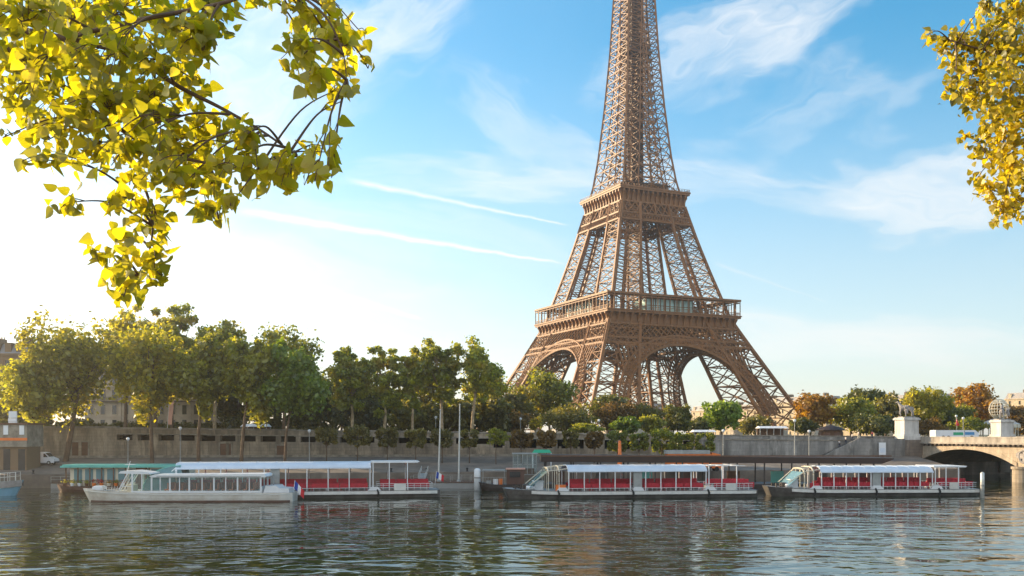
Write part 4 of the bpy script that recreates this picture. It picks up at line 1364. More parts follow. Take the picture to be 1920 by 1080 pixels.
    MB().tube([(L * .205, 0, zr + .8), (L * .22, 0, zr + 2.2)], .04, 6).bx(L * .2, L * .24, -.5, .5, zr + 1.7, zr + 1.76).build('mast', M['white'], t)
    tricolour(t, L * .995, -.8, 1.55, 1.15, drop=.75)
cabin_boat()

# ---- restaurant barge with the green roof, far left
def green_barge():
    Wd = 6.0
    D0 = 152.0
    x0, x1 = xat(96, D0), xat(345, D0)
    L = x1 - x0
    t = thing('restaurant_barge', 'dark barge with a long thin green roof over cream curtained windows', 'boat', (x0, D0 + Wd / 2, 0), .02)
    hm, hw, top = hull_mesh(L, Wd, .95, bow=.12, bow_h=.3, flat_bow=.4)
    hm.build('hull', M['hull_brown'], t)
    zf = 1.0
    zr = H - (877 - HY) / F * D0
    MB().bx(L * .06, L, -Wd / 2 + .1, Wd / 2 - .1, zr, zr + .28).bx(L * .07, L, -Wd / 2 + .5, Wd / 2 - .5, zr + .28, zr + .48).build('roof', M['teal'], t)
    MB().bx(L * .12, L, -Wd / 2 + .9, Wd / 2 - .9, zf, zr).build('cabin', M['offwhite'], t)
    n = 10
    for i in range(n + 1):
        x = L * .1 + (L * .89) * i / n
        MB().bx(x - .08, x + .08, -Wd / 2 + .3, -Wd / 2 + .45, zf, zr).build('post', M['wood'], t)
    for i in range(9):
        x = L * .15 + L * .083 * i
        MB().bx(x, x + L * .06, -Wd / 2 + .84, -Wd / 2 + .88, zf + .7, zr - .25).build('window', M['blue_glass'], t)
    rng = random.Random(4)
    for i in range(9):
        x = L * (.09 + .055 * i)
        m = MB().lathe([(.25, 0), (.33, .45), (.3, .5)], 8, (x, -Wd / 2 + .35, zf))
        pot = m.build('flower_pot', M[rng.choice(['orange', 'wood', 'white', 'offwhite'])], t)
        nl = 26; V = []
        for j in range(nl):
            c = Vector((rng.gauss(0, .26), rng.gauss(0, .2), rng.uniform(.5, 1.05)))
            a = Vector((rng.gauss(0, 1), rng.gauss(0, 1), rng.gauss(0, 1))).normalized() * .16; b = Vector((rng.gauss(0, 1), rng.gauss(0, 1), rng.gauss(0, 1))).normalized() * .16
            V += [(x + c.x + q.x, -Wd / 2 + .35 + c.y + q.y, zf + c.z + q.z) for q in (-a, b, a, -b)]
        np_mesh('flowers', np.array(V), np.arange(nl * 4).reshape(-1, 4), M[rng.choice(['leaf_bright', 'leaf_autumn', 'leaf_quay', 'red'])], pot)
    rl = MB()
    rl.bar((L * .05, -Wd / 2 + .12, zf + .95), (L * .98, -Wd / 2 + .12, zf + .95), .06)
    for i in range(22): rl.bar((L * (.05 + .93 * i / 21), -Wd / 2 + .12, zf), (L * (.05 + .93 * i / 21), -Wd / 2 + .12, zf + .95), .04)
    rl.build('railing', M['wood'], t)
    MB().bx(L * .62, L * .70, -Wd / 2 + .5, -Wd / 2 + .86, zf, zr - .02).build('door', M['wood'], t)
    return t
green_barge()

# ---- boat cut by the left edge of the picture
def edge_boat():
    Wd = 5.0
    D0 = H * F / (931 - HY)
    x1 = xat(27, D0)
    L = 24.0
    t = thing('river_boat', 'boat with a blue raked bow at the left edge of the picture', 'boat', (x1, D0 + Wd / 2, 0), math.pi + .10)
    hm, hw, top = hull_mesh(L, Wd, 1.75, bow=.25, bow_h=.6, flat_bow=.12)
    hull = hm.build('hull', M['hull_blue'], t)
    for sg in (-1, 1): strake(L, hw, top, -.9, .05, .06, .0, sides=(sg,)).build('bulwark', M['bronze'], hull)
    m = MB()
    for i in range(20):
        x0, x2 = L * (.03 + .04 * i), L * (.03 + .04 * (i + 1))
        for sg in (-1, 1):
            m.bar((x0, sg * hw(x0) * .95, top(x0)), (x0, sg * hw(x0) * .95, top(x0) + 1.35), .06)
            for dz in (.7, 1.35): m.bar((x0, sg * hw(x0) * .95, top(x0) + dz), (x2, sg * hw(x2) * .95, top(x2) + dz), .06)
    for dz in (.7, 1.35): m.bar((L * .03, -hw(L * .03), top(L * .03) + dz), (L * .03, hw(L * .03), top(L * .03) + dz), .06)
    m.build('railing', M['silver'], t)
    MB().bx(L * .22, L * .9, -Wd / 2 + .6, Wd / 2 - .6, 1.7, 4.4).build('cabin', M['facade_brown'], t)
    MB().bx(L * .18, L * .93, -Wd / 2 + .3, Wd / 2 - .3, 4.41, 4.65).build('roof', M['offwhite'], t)
    for i in range(6):
        x = L * (.26 + .1 * i)
        for sg in (-1, 1): MB().bx(x, x + 1.5, sg * (Wd / 2 - .6) - .04, sg * (Wd / 2 - .6) + .04, 2.7, 3.9).build('window', M['dark_glass'], t)
edge_boat()

# ---- small dark work barge left of the middle tour boat
def work_barge():
    Wd = 4.5
    D0 = H * F / (921 - HY) + 1
    x0, x1 = xat(893, D0), xat(985, D0)
    L = x1 - x0
    t = thing('work_barge', 'small dark work barge with a maroon deckhouse and cluttered deck', 'boat', (x0, D0 + Wd / 2, 0), .0)
    hm, hw, top = hull_mesh(L, Wd, .95, bow=.3, bow_h=.55, flat_bow=.3)
    hm.build('hull', M['hull_dark'], t)
    zf = 1.0
    MB().bx(L * .62, L * .98, -1.2, 1.6, zf, zf + 2.5).build('deckhouse', M['hull_brown'], t)
    MB().bx(L * .6, L, -1.4, 1.8, zf + 2.5, zf + 2.68).build('deckhouse_roof', M['pink'], t)
    MB().bx(L * .68, L * .9, -1.26, -1.21, zf + 1.2, zf + 2.1).build('window', M['dark_glass'], t)
    m = MB()
    for i in range(9):
        x = L * (.12 + .06 * i)
        m.bar((x, -hw(x) + .1, zf), (x, -hw(x) + .1, zf + 1.2), .05)
    m.bar((L * .12, -hw(L * .12) + .1, zf + 1.2), (L * .6, -hw(L * .6) + .1, zf + 1.2), .05)
    m.build('railing', M['lamp_grey'], t)
    MB().lathe([(.35, 0), (.38, .2), (.38, .9), (.3, .95)], 12, (L * .5, -1.2, zf)).build('drum', M['orange'], t)
    MB().bx(L * .34, L * .44, -1.3, -.5, zf, zf + .9).build('gear_box', M['white'], t)
    MB().bx(L * .2, L * .3, -.8, .4, zf, zf + .6).build('gear_box', M['lamp_grey'], t)
    MB().bx(L * .12, L * .58, -1.3, 1.5, zf + 2.3, zf + 2.42).build('awning', M['lamp_grey'], t)
    a = MB()
    for x in (.13, .57):
        for y in (-1.2, 1.4): a.bar((L * x, y, zf), (L * x, y, zf + 2.3), .07)
    a.build('awning_posts', M['lamp_grey'], t)
work_barge()

# ------------------------------------------------------------------ pontoons and the long dark canopy
def pontoon(label, pxa, pxb, D, zt, depth, rail=True, canopy=None):
    x0, x1 = xat(pxa, D), xat(pxb, D)
    t = thing('pontoon', label, 'pontoon', (x0, D, 0))
    L = x1 - x0
    MB().bx(0, L, 0, depth, -.4, zt - .12).build('float', M['hull_grey'], t)
    MB().bx(-.1, L + .1, -.1, depth + .1, zt - .11, zt).build('deck', M['wood'], t)
    if rail:
        m = MB(); n = int(L / 1.6)
        for y in (.1, depth - .1):
            for i in range(n + 1): m.bar((L * i / n, y, zt), (L * i / n, y, zt + 1.05), .06)
            for dz in (.55, 1.05): m.bar((0, y, zt + dz), (L, y, zt + dz), .05)
        m.build('railing', M['lamp_grey'], t)
    return t
pontoon('grey floating pontoon with a railing behind the white post and flagpoles', 770, 900, 163, 1.1, 5)
pontoon('grey floating pontoon under the white boat house at the left edge', 95, 240, 163, 1.0, 5)
CD = 158.0
t = thing('landing_canopy', 'long flat dark brown canopy over the landing stage, its right end cut at a slant', 'canopy', (xat(1015, CD), CD, 0))
Lc = xat(1676, CD) - xat(1015, CD)
zt_, zb_ = H - (853 - HY) / F * CD, H - (866 - HY) / F * CD
MB().xz([(0, zb_), (Lc - 2.0, zb_ - .35), (Lc, zt_ - .75), (Lc, zt_ - .55), (0, zt_)], 0, 7).build('roof', M['canopy_brown'], t)
MB().bx(-.05, Lc - .4, -.06, -.003, zt_ - .28, zt_ - .08).build('fascia_trim', M['wood'], t)
for i in range(13):
    x = .8 + (Lc - 4) * i / 12
    for y in (.5, 6.5):
        MB().bx(x - .1, x + .1, y - .1, y + .1, 1.0, zb_ - .02 - .35 * x / Lc).build('post', M['hull_dark'], t)
pt = MB().bx(-1, Lc, .2, 8, -.5, 1.0); pt.build('landing_stage', M['hull_dark'], t)
for i in range(8):
    x = 2 + i * (Lc - 6) / 7
    MB().bx(x, x + 2.2, 5.2, 5.35, 1.0, 3.0).build('ticket_panel', M[['hull_brown', 'hull_mid', 'teal', 'hull_brown', 'wood', 'teal', 'hull_mid', 'hull_brown'][i]], t)

# ------------------------------------------------------------------ trees
def leaf_quads(rng, centres, radii, per, size, up=.35, elong=1.25, shell=.5):
    n = len(centres) * per
    c = np.repeat(np.asarray(centres), per, 0)
    r = np.repeat(np.asarray(radii), per, 0)
    d = rng.normal(size=(n, 3)); d /= np.linalg.norm(d, axis=1)[:, None]
    rad = rng.random(n) ** shell
    p = c + d * r * rad[:, None]
    nr = d * .7 + rng.normal(size=(n, 3)) * .75 + np.array([0, 0, up]); nr /= np.linalg.norm(nr, axis=1)[:, None]
    t = rng.normal(size=(n, 3)); t -= nr * (t * nr).sum(1)[:, None]; t /= np.linalg.norm(t, axis=1)[:, None]
    b = np.cross(nr, t)
    s = size * (.55 + .9 * rng.random(n))[:, None]
    V = np.stack([p - t * s * elong * .5, p - b * s * .42 + nr * s * .08, p + t * s * elong * .5, p + b * s * .42 + nr * s * .08], 1).reshape(-1, 3)
    return V, np.arange(n * 4).reshape(-1, 4)
TREE_SEED = [10]
def tree(name, label, cat, group, px, D, zb, crown, lm, bark, leaf=.55, nclump=46, per=75, lean=0.0, trunk_r=.32, fork=.35, clump=.23, depth=None, flat=0.0, upright=False, noise=.2):
    """crown = (left, right, top, bottom) in photo pixels at distance D"""
    TREE_SEED[0] += 1
    rng = np.random.default_rng(TREE_SEED[0]); rnd = random.Random(TREE_SEED[0])
    base = at(px, 800, D); base.z = zb
    t = thing(name, label, cat, base, 0, group)
    x0, x1, yt, yb = crown
    cx = xat((x0 + x1) / 2, D) - base.x
    rx = (x1 - x0) / 2 * D / F
    z1, z0 = H - (yt - HY) / F * D - zb, H - (yb - HY) / F * D - zb
    cz, rz = (z0 + z1) / 2, (z1 - z0) / 2
    ry = depth or rx * .9
    # clump centres: mostly near the surface of an uneven egg
    cs, rs = [], []
    ph = rng.random(6) * 6.28
    tries = 0
    while len(cs) < nclump and tries < 4000:
        tries += 1
        v = rng.normal(size=3); v /= np.linalg.norm(v)
        k = (.35 + .65 * rng.random() ** .6)
        lump = 1 + noise * (math.sin(3 * math.atan2(v[1], v[0]) + ph[0]) * .5 + math.sin(5 * v[2] + ph[1]) * .5 + math.sin(4 * v[0] + 3 * v[2] + ph[2]) * .6)
        q = v * k * lump * (1 - clump * .45)
        if upright and q[2] < -.3: q[:2] *= .6 + .4 * rng.random()
        wz = q[2]
        wid = 1.0 if wz > -.2 else 1 + (wz + .2) * .35
        rr = rx * clump * (.65 + .75 * rng.random())
        p = np.array([cx + q[0] * rx * wid, q[1] * ry * wid, cz + q[2] * rz])
        if min([np.linalg.norm((p - c_) / np.array([rx, ry, rz])) for c_ in cs] + [9]) < .11: continue
        cs.append(p); rs.append([rr * 1.1, rr * 1.1, min(rr * (1.5 if upright else .8), rz * .45)])
    V, Q = leaf_quads(rng, cs, rs, per, leaf, up=.3)
    ns = int(len(cs) * per * .20)               # loose leaves and twig ends that break the outline
    idx = rng.integers(0, len(cs), ns)
    V2, Q2 = leaf_quads(rng, np.array(cs)[idx], np.array(rs)[idx] * 1.45, 1, leaf * .8)
    crown_o = np_mesh('crown', np.concatenate([V, V2]), np.concatenate([Q, Q2 + len(V)]), lm, t)
    mb = MB()
    zt = z0 + (z1 - z0) * fork
    top = Vector((cx * .55 + lean, 0, zt))
    mid = Vector((lean * .55 + cx * .15 + rnd.uniform(-.2, .2), rnd.uniform(-.2, .2), zt * .5))
    mb.tube([(0, 0, -.4), (0, 0, .15), mid, top], [trunk_r * 1.5, trunk_r * 1.12, trunk_r * .9, trunk_r * .62], 9)
    order = sorted(range(len(cs)), key=lambda i: -cs[i][2] + rnd.random() * rz)
    for i in order[:16]:
        p = Vector(cs[i])
        st = mid.lerp(top, rnd.uniform(.55, 1.0))
        if p.z < st.z + .3: continue
        m1 = st.lerp(p, .5) + Vector((rnd.uniform(-.4, .4), rnd.uniform(-.4, .4), (p - st).length * .10))
        mb.tube([st, m1, p], [trunk_r * .42, trunk_r * .24, trunk_r * .08], 6, cap=False)
    mb.build('trunk', bark, t, smooth=True)
    return t
G1 = 'light green trees along the low quay'
qy = lambda px, D: qz(xat(px, D), D)
def quay_tree(label, px, crown, lm='leaf_quay', lean=0, D=None, r=.34, **kw):
    D = D or 181.0
    y = D
    return tree('quay_tree', label, 'tree', G1, px, y, qy(px, y), crown, M[lm], M['bark'], leaf=.72, nclump=84, per=80, lean=lean, trunk_r=r, fork=.22, clump=.22, noise=.42, upright=True, **kw)
quay_tree('small light green tree at the far left, behind the white van', 62, (6, 118, 655, 800), D=177)
quay_tree('broad light green tree with a thick leaning trunk just right of the white van', 123, (28, 222, 598, 772), 'leaf_gold', lean=2.2, r=.5)
quay_tree('light green tree with a straight trunk, in front of the pale stone building', 285, (205, 352, 625, 768), 'leaf_gold')
quay_tree('light green tree beside the pink banner, right of the building front', 372, (328, 444, 640, 772))
quay_tree('narrow light green tree in front of the tall olive trees', 452, (428, 520, 636, 775))
quay_tree('bright yellow green tree at the right end of the quay row', 534, (500, 616, 662, 780), 'leaf_bright', r=.26)
def up(px, D): return gz(xat(px, D), D)
def park_tree(label, px, D, crown, lm, bark='bark', group=None, name='park_tree', **kw):
    a = dict(leaf=.7, nclump=76, per=75, trunk_r=.4)
    a.update(kw)
    return tree(name, label, 'tree', group, px, D, up(px, D), crown, M[lm], M[bark], **a)
G2 = 'tall trees behind the quay row'
park_tree('tall tree whose top rises just below the hanging yellow leaves', 235, 214, (185, 292, 566, 740), 'leaf_gold', group=G2)
park_tree('tall tree with a twin crown rising behind the stone building', 322, 216, (278, 372, 564, 720), 'leaf_plane', group=G2)
park_tree('tall rounded tree next to the twin crowned one, behind the banner', 402, 214, (352, 462, 588, 745), 'leaf_plane', group=G2, bark='bark_pale')
park_tree('broad dark olive tree, the bulkiest of the tall ones before the gap of sky', 532, 216, (458, 612, 604, 770), 'leaf_plane', group=G2, nclump=70)
park_tree('golden tree in the sun between the tall tree tops and the quay row', 292, 205, (225, 348, 600, 700), 'leaf_gold', group=G2)
G3 = 'plane trees with pale trunks above the quay wall'
def plane(label, px, crown, D=207, **kw):
    a = dict(name='plane_tree', bark='bark_pale', group=G3, fork=.30, trunk_r=.36, clump=.215, noise=.40, leaf=.64, nclump=78, per=74)
    a.update(kw)
    return park_tree(label, px, D, crown, 'leaf_plane', **a)
plane('plane tree with a forked pale trunk, first after the broad olive tree', 660, (608, 704, 642, 775))
plane('slim plane tree second along the pale trunks, over the third clipped shrub', 720, (690, 762, 648, 780))
plane('small crowned plane tree between the slim one and the tallest pair', 773, (742, 806, 646, 770), trunk_r=.3)
plane('tallest plane tree, its crown topped with yellow, behind the nearer flagpole', 829, (778, 872, 628, 760))
plane('plane tree with a dense round crown, last pale trunk before the tower', 884, (850, 950, 640, 765), nclump=58)
G4 = 'dark trees and bushes behind the plane trees'
def back(label, px, D, crown, lm='leaf_dark', **kw):
    a = dict(name='dark_tree', group=G4, leaf=.75, nclump=60, per=70, trunk_r=.3, fork=.3, clump=.27)
    a.update(kw)
    return park_tree(label, px, D, crown, lm, **a)
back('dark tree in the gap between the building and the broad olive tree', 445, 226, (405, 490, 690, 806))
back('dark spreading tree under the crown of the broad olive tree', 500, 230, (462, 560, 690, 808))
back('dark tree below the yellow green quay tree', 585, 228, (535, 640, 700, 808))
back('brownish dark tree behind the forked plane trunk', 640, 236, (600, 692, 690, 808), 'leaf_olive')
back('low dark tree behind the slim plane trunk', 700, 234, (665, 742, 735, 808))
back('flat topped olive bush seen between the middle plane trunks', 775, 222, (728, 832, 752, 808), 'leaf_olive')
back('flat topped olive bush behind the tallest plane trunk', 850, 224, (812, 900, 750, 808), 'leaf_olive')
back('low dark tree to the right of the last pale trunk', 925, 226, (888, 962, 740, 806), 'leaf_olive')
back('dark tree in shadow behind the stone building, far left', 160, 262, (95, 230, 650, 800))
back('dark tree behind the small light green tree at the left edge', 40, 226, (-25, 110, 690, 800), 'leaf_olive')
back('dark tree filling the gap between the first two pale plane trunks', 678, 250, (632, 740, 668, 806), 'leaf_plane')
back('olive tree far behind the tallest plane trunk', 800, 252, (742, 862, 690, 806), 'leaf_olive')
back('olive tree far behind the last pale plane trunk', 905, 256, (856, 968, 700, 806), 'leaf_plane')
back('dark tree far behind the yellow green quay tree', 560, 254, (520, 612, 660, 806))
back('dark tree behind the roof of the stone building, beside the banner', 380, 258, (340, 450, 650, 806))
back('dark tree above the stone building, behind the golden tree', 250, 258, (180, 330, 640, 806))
G5 = 'trees and bushes at the foot of the tower'
def foot(label, px, D, crown, lm, **kw):
    a = dict(name='garden_tree', group=G5, leaf=.7, nclump=62, per=72, trunk_r=.35, fork=.35, clump=.25)
    a.update(kw)
    return park_tree(label, px, D, crown, lm, **a)
foot('large dark green tree with a yellowing top, hiding the left leg of the tower', 1032, 262, (956, 1088, 688, 800), 'leaf_plane', nclump=76)
foot('dark tree in front of the near leg of the tower', 1140, 268, (1098, 1186, 736, 800), 'leaf_dark')
foot('brown green tree left of the large dark one, beside the last plane tree', 972, 250, (938, 1002, 740, 806), 'leaf_olive')
def bush(label, px, D, crown, lm, **kw):
    a = dict(name='garden_bush', fork=.2, trunk_r=.15, leaf=.5, nclump=40, per=80, clump=.3)
    a.update(kw)
    t = foot(label, px, D, crown, lm, **a); t['category'] = 'bush'
    return t
bush('brownish bush left of the yellow bush, above the clipped shrubs', 962, 232, (930, 1000, 768, 808), 'leaf_rust')
bush('small bright yellow bush below the large dark tree', 1004, 226, (990, 1018, 783, 808), 'leaf_yellow', nclump=18)
bush('wide brown green bush below the near leg of the tower', 1060, 236, (1012, 1118, 762, 808), 'leaf_olive', nclump=54)
bush('brown bush between the near leg and the far legs', 1150, 240, (1108, 1196, 758, 808), 'leaf_rust')
bush('olive bush under the great arch, left of the conical one', 1215, 246, (1178, 1256, 756, 806), 'leaf_olive')
bush('bright lime green bush at the centre, above the clipped shrubs', 1176, 224, (1148, 1204, 782, 812), 'leaf_bright')
bush('yellow green bush touching the lime green one on its right', 1222, 226, (1196, 1252, 780, 812), 'leaf_quay')
bush('dark conical bush standing right of the yellow green bush', 1270, 230, (1244, 1298, 758, 812), 'leaf_dark', nclump=50)
bush('low green bush below the wide brown green one', 1100, 222, (1068, 1130, 796, 812), 'leaf_quay', nclump=24)
foot('round light green tree with a dark stem under the right half of the great arch', 1354, 240, (1316, 1398, 750, 806), 'leaf_bright', clump=.24)
bush('dark bush at the foot of the right leg of the tower', 1415, 262, (1385, 1450, 778, 812), 'leaf_olive')
bush('low dark bush between the conical bush and the round light green tree', 1308, 262, (1290, 1335, 782, 812), 'leaf_dark')
G6 = 'autumn trees behind the bridge end'
def autumn(label, px, D, crown, lm, **kw):
    a = dict(name='autumn_tree', group=G6, leaf=.72, nclump=64, per=75, trunk_r=.32, fork=.3, clump=.25)
    a.update(kw)
    return park_tree(label, px, D, crown, lm, **a)
autumn('bright orange tree right of the right leg of the tower', 1518, 246, (1488, 1564, 734, 806), 'leaf_autumn')
autumn('broad light green tree behind the round brown kiosk', 1596, 250, (1544, 1652, 745, 806), 'leaf_quay')
autumn('dark green tree rising behind the light green one', 1612, 272, (1585, 1668, 724, 790), 'leaf_dark')
autumn('green brown tree left of the warrior statue', 1660, 262, (1632, 1704, 738, 812), 'leaf_olive')
autumn('tall yellow green tree right of the warrior statue', 1722, 258, (1688, 1780, 720, 808), 'leaf_gold')
autumn('green tree behind the red flag', 1778, 262, (1742, 1822, 752, 812), 'leaf_plane')
autumn('tall rust and yellow tree left of the carousel', 1826, 270, (1774, 1882, 720, 806), 'leaf_autumn', nclump=64)
autumn('brown tree behind the carousel at the right edge', 1905, 276, (1868, 1950, 762, 812), 'leaf_rust')
bush('rust coloured bush right of the white statue pedestal', 1742, 240, (1716, 1776, 785, 815), 'leaf_rust', group=G6)
bush('yellow green bush left of the red flag', 1782, 244, (1766, 1800, 790, 815), 'leaf_quay', group=G6, nclump=20)
bush('dark green bush right of the red flag', 1818, 246, (1798, 1848, 780, 815), 'leaf_plane', group=G6, nclump=30)
bush('dark bush left of the round brown kiosk', 1508, 240, (1478, 1535, 785, 812), 'leaf_dark', group=G6, nclump=30)
bush('dark hedge-like bush between the kiosk and the statue pedestal', 1632, 236, (1590, 1680, 778, 814), 'leaf_dark', group=G6, nclump=50)

def hedge(label, pxa, pxb, D, yt, lm, n):
    rng = np.random.default_rng(int(pxa) + 7000)
    a, b = xat(pxa, D), xat(pxb, D)
    zb = up((pxa + pxb) / 2, D)
    t = thing('hedge', label, 'hedge', ((a + b) / 2, D, zb), 0, 'hedges behind the quay wall')
    h = H - (yt - HY) / F * D - zb
    w = b - a
    cs = np.stack([rng.uniform(-w / 2, w / 2, n), rng.uniform(-.9, .9, n), rng.uniform(.4, h - .4, n)], 1)
    V, Q = leaf_quads(rng, cs, np.full((n, 3), .85), 60, .5)
    np_mesh('foliage', V, Q, M[lm], t)
    sm = MB()
    for x in np.linspace(-w / 2, w / 2, 12): sm.tube([(x, 0, -.3), (x, 0, h * .6)], .06, 5)
    sm.build('stems', M['bark'], t)
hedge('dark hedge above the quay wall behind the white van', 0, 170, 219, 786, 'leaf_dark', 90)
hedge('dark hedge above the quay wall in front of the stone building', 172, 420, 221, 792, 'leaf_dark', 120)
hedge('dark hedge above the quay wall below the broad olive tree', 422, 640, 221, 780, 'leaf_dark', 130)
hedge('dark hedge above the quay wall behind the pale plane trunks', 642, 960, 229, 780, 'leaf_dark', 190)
# ---- clipped shrubs on thin stems in front of the quay wall
ORD = ['first', 'second', 'third', 'fourth', 'fifth', 'sixth', 'seventh', 'eighth', 'ninth', 'tenth', 'eleventh', 'twelfth', 'thirteenth', 'fourteenth', 'fifteenth']
SHR = [(612, 20, 804, 832, 'leaf_shrub', 'low flat topped clipped shrub'), (670, 23, 799, 836, 'leaf_shrub', 'largest brown green clipped shrub'), (726, 20, 803, 836, 'leaf_shrub', 'rounded clipped shrub'), (779, 20, 806, 838, 'leaf_shrub', 'clipped shrub left of the flagpoles'),
       (829, 20, 806, 838, 'leaf_shrub', 'brown clipped shrub behind the nearer flagpole'), (880, 16, 806, 838, 'leaf_shrub', 'clipped shrub right of the flagpoles'), (977, 20, 808, 838, 'leaf_rust', 'reddish brown clipped shrub right of the young tree'), (1024, 18, 808, 836, 'leaf_rust', 'brown clipped shrub above the green tent'),
       (1070, 15, 808, 838, 'leaf_shrub', 'narrow brown clipped shrub'), (1114, 17, 810, 838, 'leaf_rust', 'brown clipped shrub above the dark canopy'), (1158, 19, 808, 846, 'leaf_plane', 'green clipped shrub behind the orange cone'), (1198, 17, 812, 844, 'leaf_plane', 'dark green clipped shrub right of the orange cone'),
       (1241, 22, 804, 850, 'leaf_plane', 'tall domed green clipped shrub'), (1281, 18, 812, 846, 'leaf_plane', 'green clipped shrub above the orange lorry'), (1322, 18, 811, 846, 'leaf_plane', 'green clipped shrub at the end of the row')]
for i, (px, hw_, yt, yb, lm, lab) in enumerate(SHR):
    D = 184 + (px - 600) / 700 * 8
    rng = np.random.default_rng(500 + i); rnd = random.Random(i)
    zb = qy(px, D)
    p = at(px, 800, D); p.z = zb
    t = thing('clipped_shrub', f'{lab}, {ORD[i]} from left in its row', 'shrub', p, rnd.uniform(-.3, .3), 'clipped shrubs in front of the quay wall')
    z0, z1 = H - (yb - HY) / F * D - zb, H - (yt - HY) / F * D - zb
    rx = hw_ * D / F
    cs, rs = [], []
    for a in range(46):
        v = np.array([rng.uniform(-1, 1), rng.uniform(-1, 1), rng.uniform(-1, 1)])
        v = np.sign(v) * np.abs(v) ** .7
        s_ = max(1, np.linalg.norm(v * np.array([1, 1, .8])) / 1.15); v = v / s_
        cs.append([v[0] * rx * .9, v[1] * rx * .9, (z0 + z1) / 2 + v[2] * (z1 - z0) / 2 * .88]); rs.append([rx * .28] * 3)
    V, Q = leaf_quads(rng, cs, rs, 70, .34, shell=.4)
    np_mesh('crown', V, Q, M[lm], t)
    MB().tube([(0, 0, -.3), (.05, 0, z0 * .5), (0, 0, (z0 + z1) / 2)], [.11, .09, .06], 7).tube([(0, 0, z0 * .8), (rx * .4, .1, (z0 + z1) / 2)], [.06, .03], 5).tube([(0, 0, z0 * .8), (-rx * .4, -.1, (z0 + z1) / 2)], [.06, .03], 5).build('trunk', M['bark'], t, smooth=True)
yt_ = tree('young_tree', 'thin young light green tree standing between the clipped shrubs', 'tree', None, 930, 186, qy(930, 186), (908, 954, 800, 842), M['leaf_quay'], M['bark'], leaf=.42, nclump=22, per=36, trunk_r=.09, clump=.26)

# ------------------------------------------------------------------ buildings
def facade_block(name, label, loc, rz, Wd, Dp, storeys, fl=3.4, bays=8, wall=None, roofm=None, ground=4.2, mansard=4.0, win_h=2.0, chim=3, balcony=(2,)):
    wall = wall or M['facade']; roofm = roofm or M['zinc']
    t = thing(name, label, 'building', loc, rz)
    Ht = ground + storeys * fl
    m = MB().bx(0, Wd, 0, Dp, -3, Ht)
    for i in range(storeys + 1):
        z = ground + i * fl - .2
        m.bx(-.15, Wd + .15, -.16, -.003, z, z + .26)
    m.bx(-.35, Wd + .35, -.4, Dp + .3, Ht + .003, Ht + .5)
    bw = Wd / bays
    for b in range(bays + 1):
        if b % 3 == 0: m.bx(max(0, b * bw - .25), min(Wd, b * bw + .25), -.12, -.004, .2, Ht - .3)
    m.build('wall', wall, t)
    for s_ in range(storeys + 1):
        for b in range(bays):
            z0 = (s_ - 1) * fl + ground + .55 if s_ else .8
            h = win_h if s_ else 2.6
            xc = (b + .5) * bw
            f = MB().bx(xc - .62, xc - .52, -.09, -.005, z0, z0 + h).bx(xc + .52, xc + .62, -.09, -.005, z0, z0 + h).bx(xc - .62, xc + .62, -.12, -.005, z0 + h, z0 + h + .18).bx(xc - .7, xc + .7, -.16, -.005, z0 - .12, z0)
            w = f.build('window', wall, t)
            MB().bx(xc - .52, xc + .52, -.03, -.004, z0, z0 + h).build('pane', M['dark_glass'], w)
    for s_ in balcony:
        z = ground + s_ * fl + .02
        m = MB().bx(.3, Wd - .3, -.85, -.17, z - .14, z + .02)
        for i in range(int(Wd / .35)): m.bx(.35 + i * .35, .39 + i * .35, -.82, -.78, z + .02, z + 1.0)
        m.bx(.3, Wd - .3, -.84, -.76, z + 1.0, z + 1.07)
        m.build('balcony', M['hull_dark'], t)
    rf = MB()
    z = Ht + .5
    rf.add([(0, 0, z), (Wd, 0, z), (Wd, Dp, z), (0, Dp, z), (.8, 1.5, z + mansard), (Wd - .8, 1.5, z + mansard), (Wd - .8, Dp - 1.5, z + mansard), (.8, Dp - 1.5, z + mansard)],
           [(3, 2, 1, 0), (4, 5, 6, 7), (0, 1, 5, 4), (1, 2, 6, 5), (2, 3, 7, 6), (3, 0, 4, 7)])
    roof = rf.build('roof', roofm, t)
    for b in range(0, bays, 2 if bays > 6 else 1):
        xc = (b + .5) * bw
        d = MB().bx(xc - .75, xc + .75, .15, 1.9, z + .4, z + 2.4).bx(xc - .9, xc + .9, .0, 1.95, z + 2.4, z + 2.6)
        dd = d.build('dormer', wall, roof)
    for i in range(chim):
        xc = Wd * (i + .5) / chim + .7
        c = MB().bx(xc - .5, xc + .5, Dp * .35, Dp * .65, z + mansard - .3, z + mansard + 1.8)
        for q in range(4): c.lathe([(.16, 0), (.13, .6)], 8, (xc, Dp * (.38 + .08 * q), z + mansard + 1.8))
        c.build('chimney', M['facade_brown'], roof)
    return t
bx_ = xat(160, 226)
facade_block('stone_building', 'grand pale stone building half hidden behind the left quay trees', (bx_, 226, 9.4), .03, xat(420, 226) - bx_, 14, 3, 3.6, 12, win_h=2.2, mansard=4.2, chim=4, balcony=(1,))
facade_block('brown_building', 'brown building at the left edge of the picture', (xat(-60, 228), 228, 9.4), .0, xat(46, 228) - xat(-60, 228), 14, 4, 3.7, 5, wall=M['facade_brown'], mansard=2.4, chim=2)
far = [
    ('far row of sunlit golden houses seen under the great arch', 1128, 1210, 640, 4, 10),
    ('far golden house right of the great arch, behind the light green tree', 1296, 1392, 660, 4, 10),
    ('far golden house beside the foot of the right tower leg', 1420, 1510, 600, 5, 9),
    ('far house with a grey roof above the trees left of the warrior statue', 1640, 1716, 560, 5, 8),
    ('far sunlit house at the right edge above the carousel', 1884, 1990, 520, 5, 10),
    ('far house between the orange tree and the grey roofed one', 1530, 1618, 640, 5, 9)]
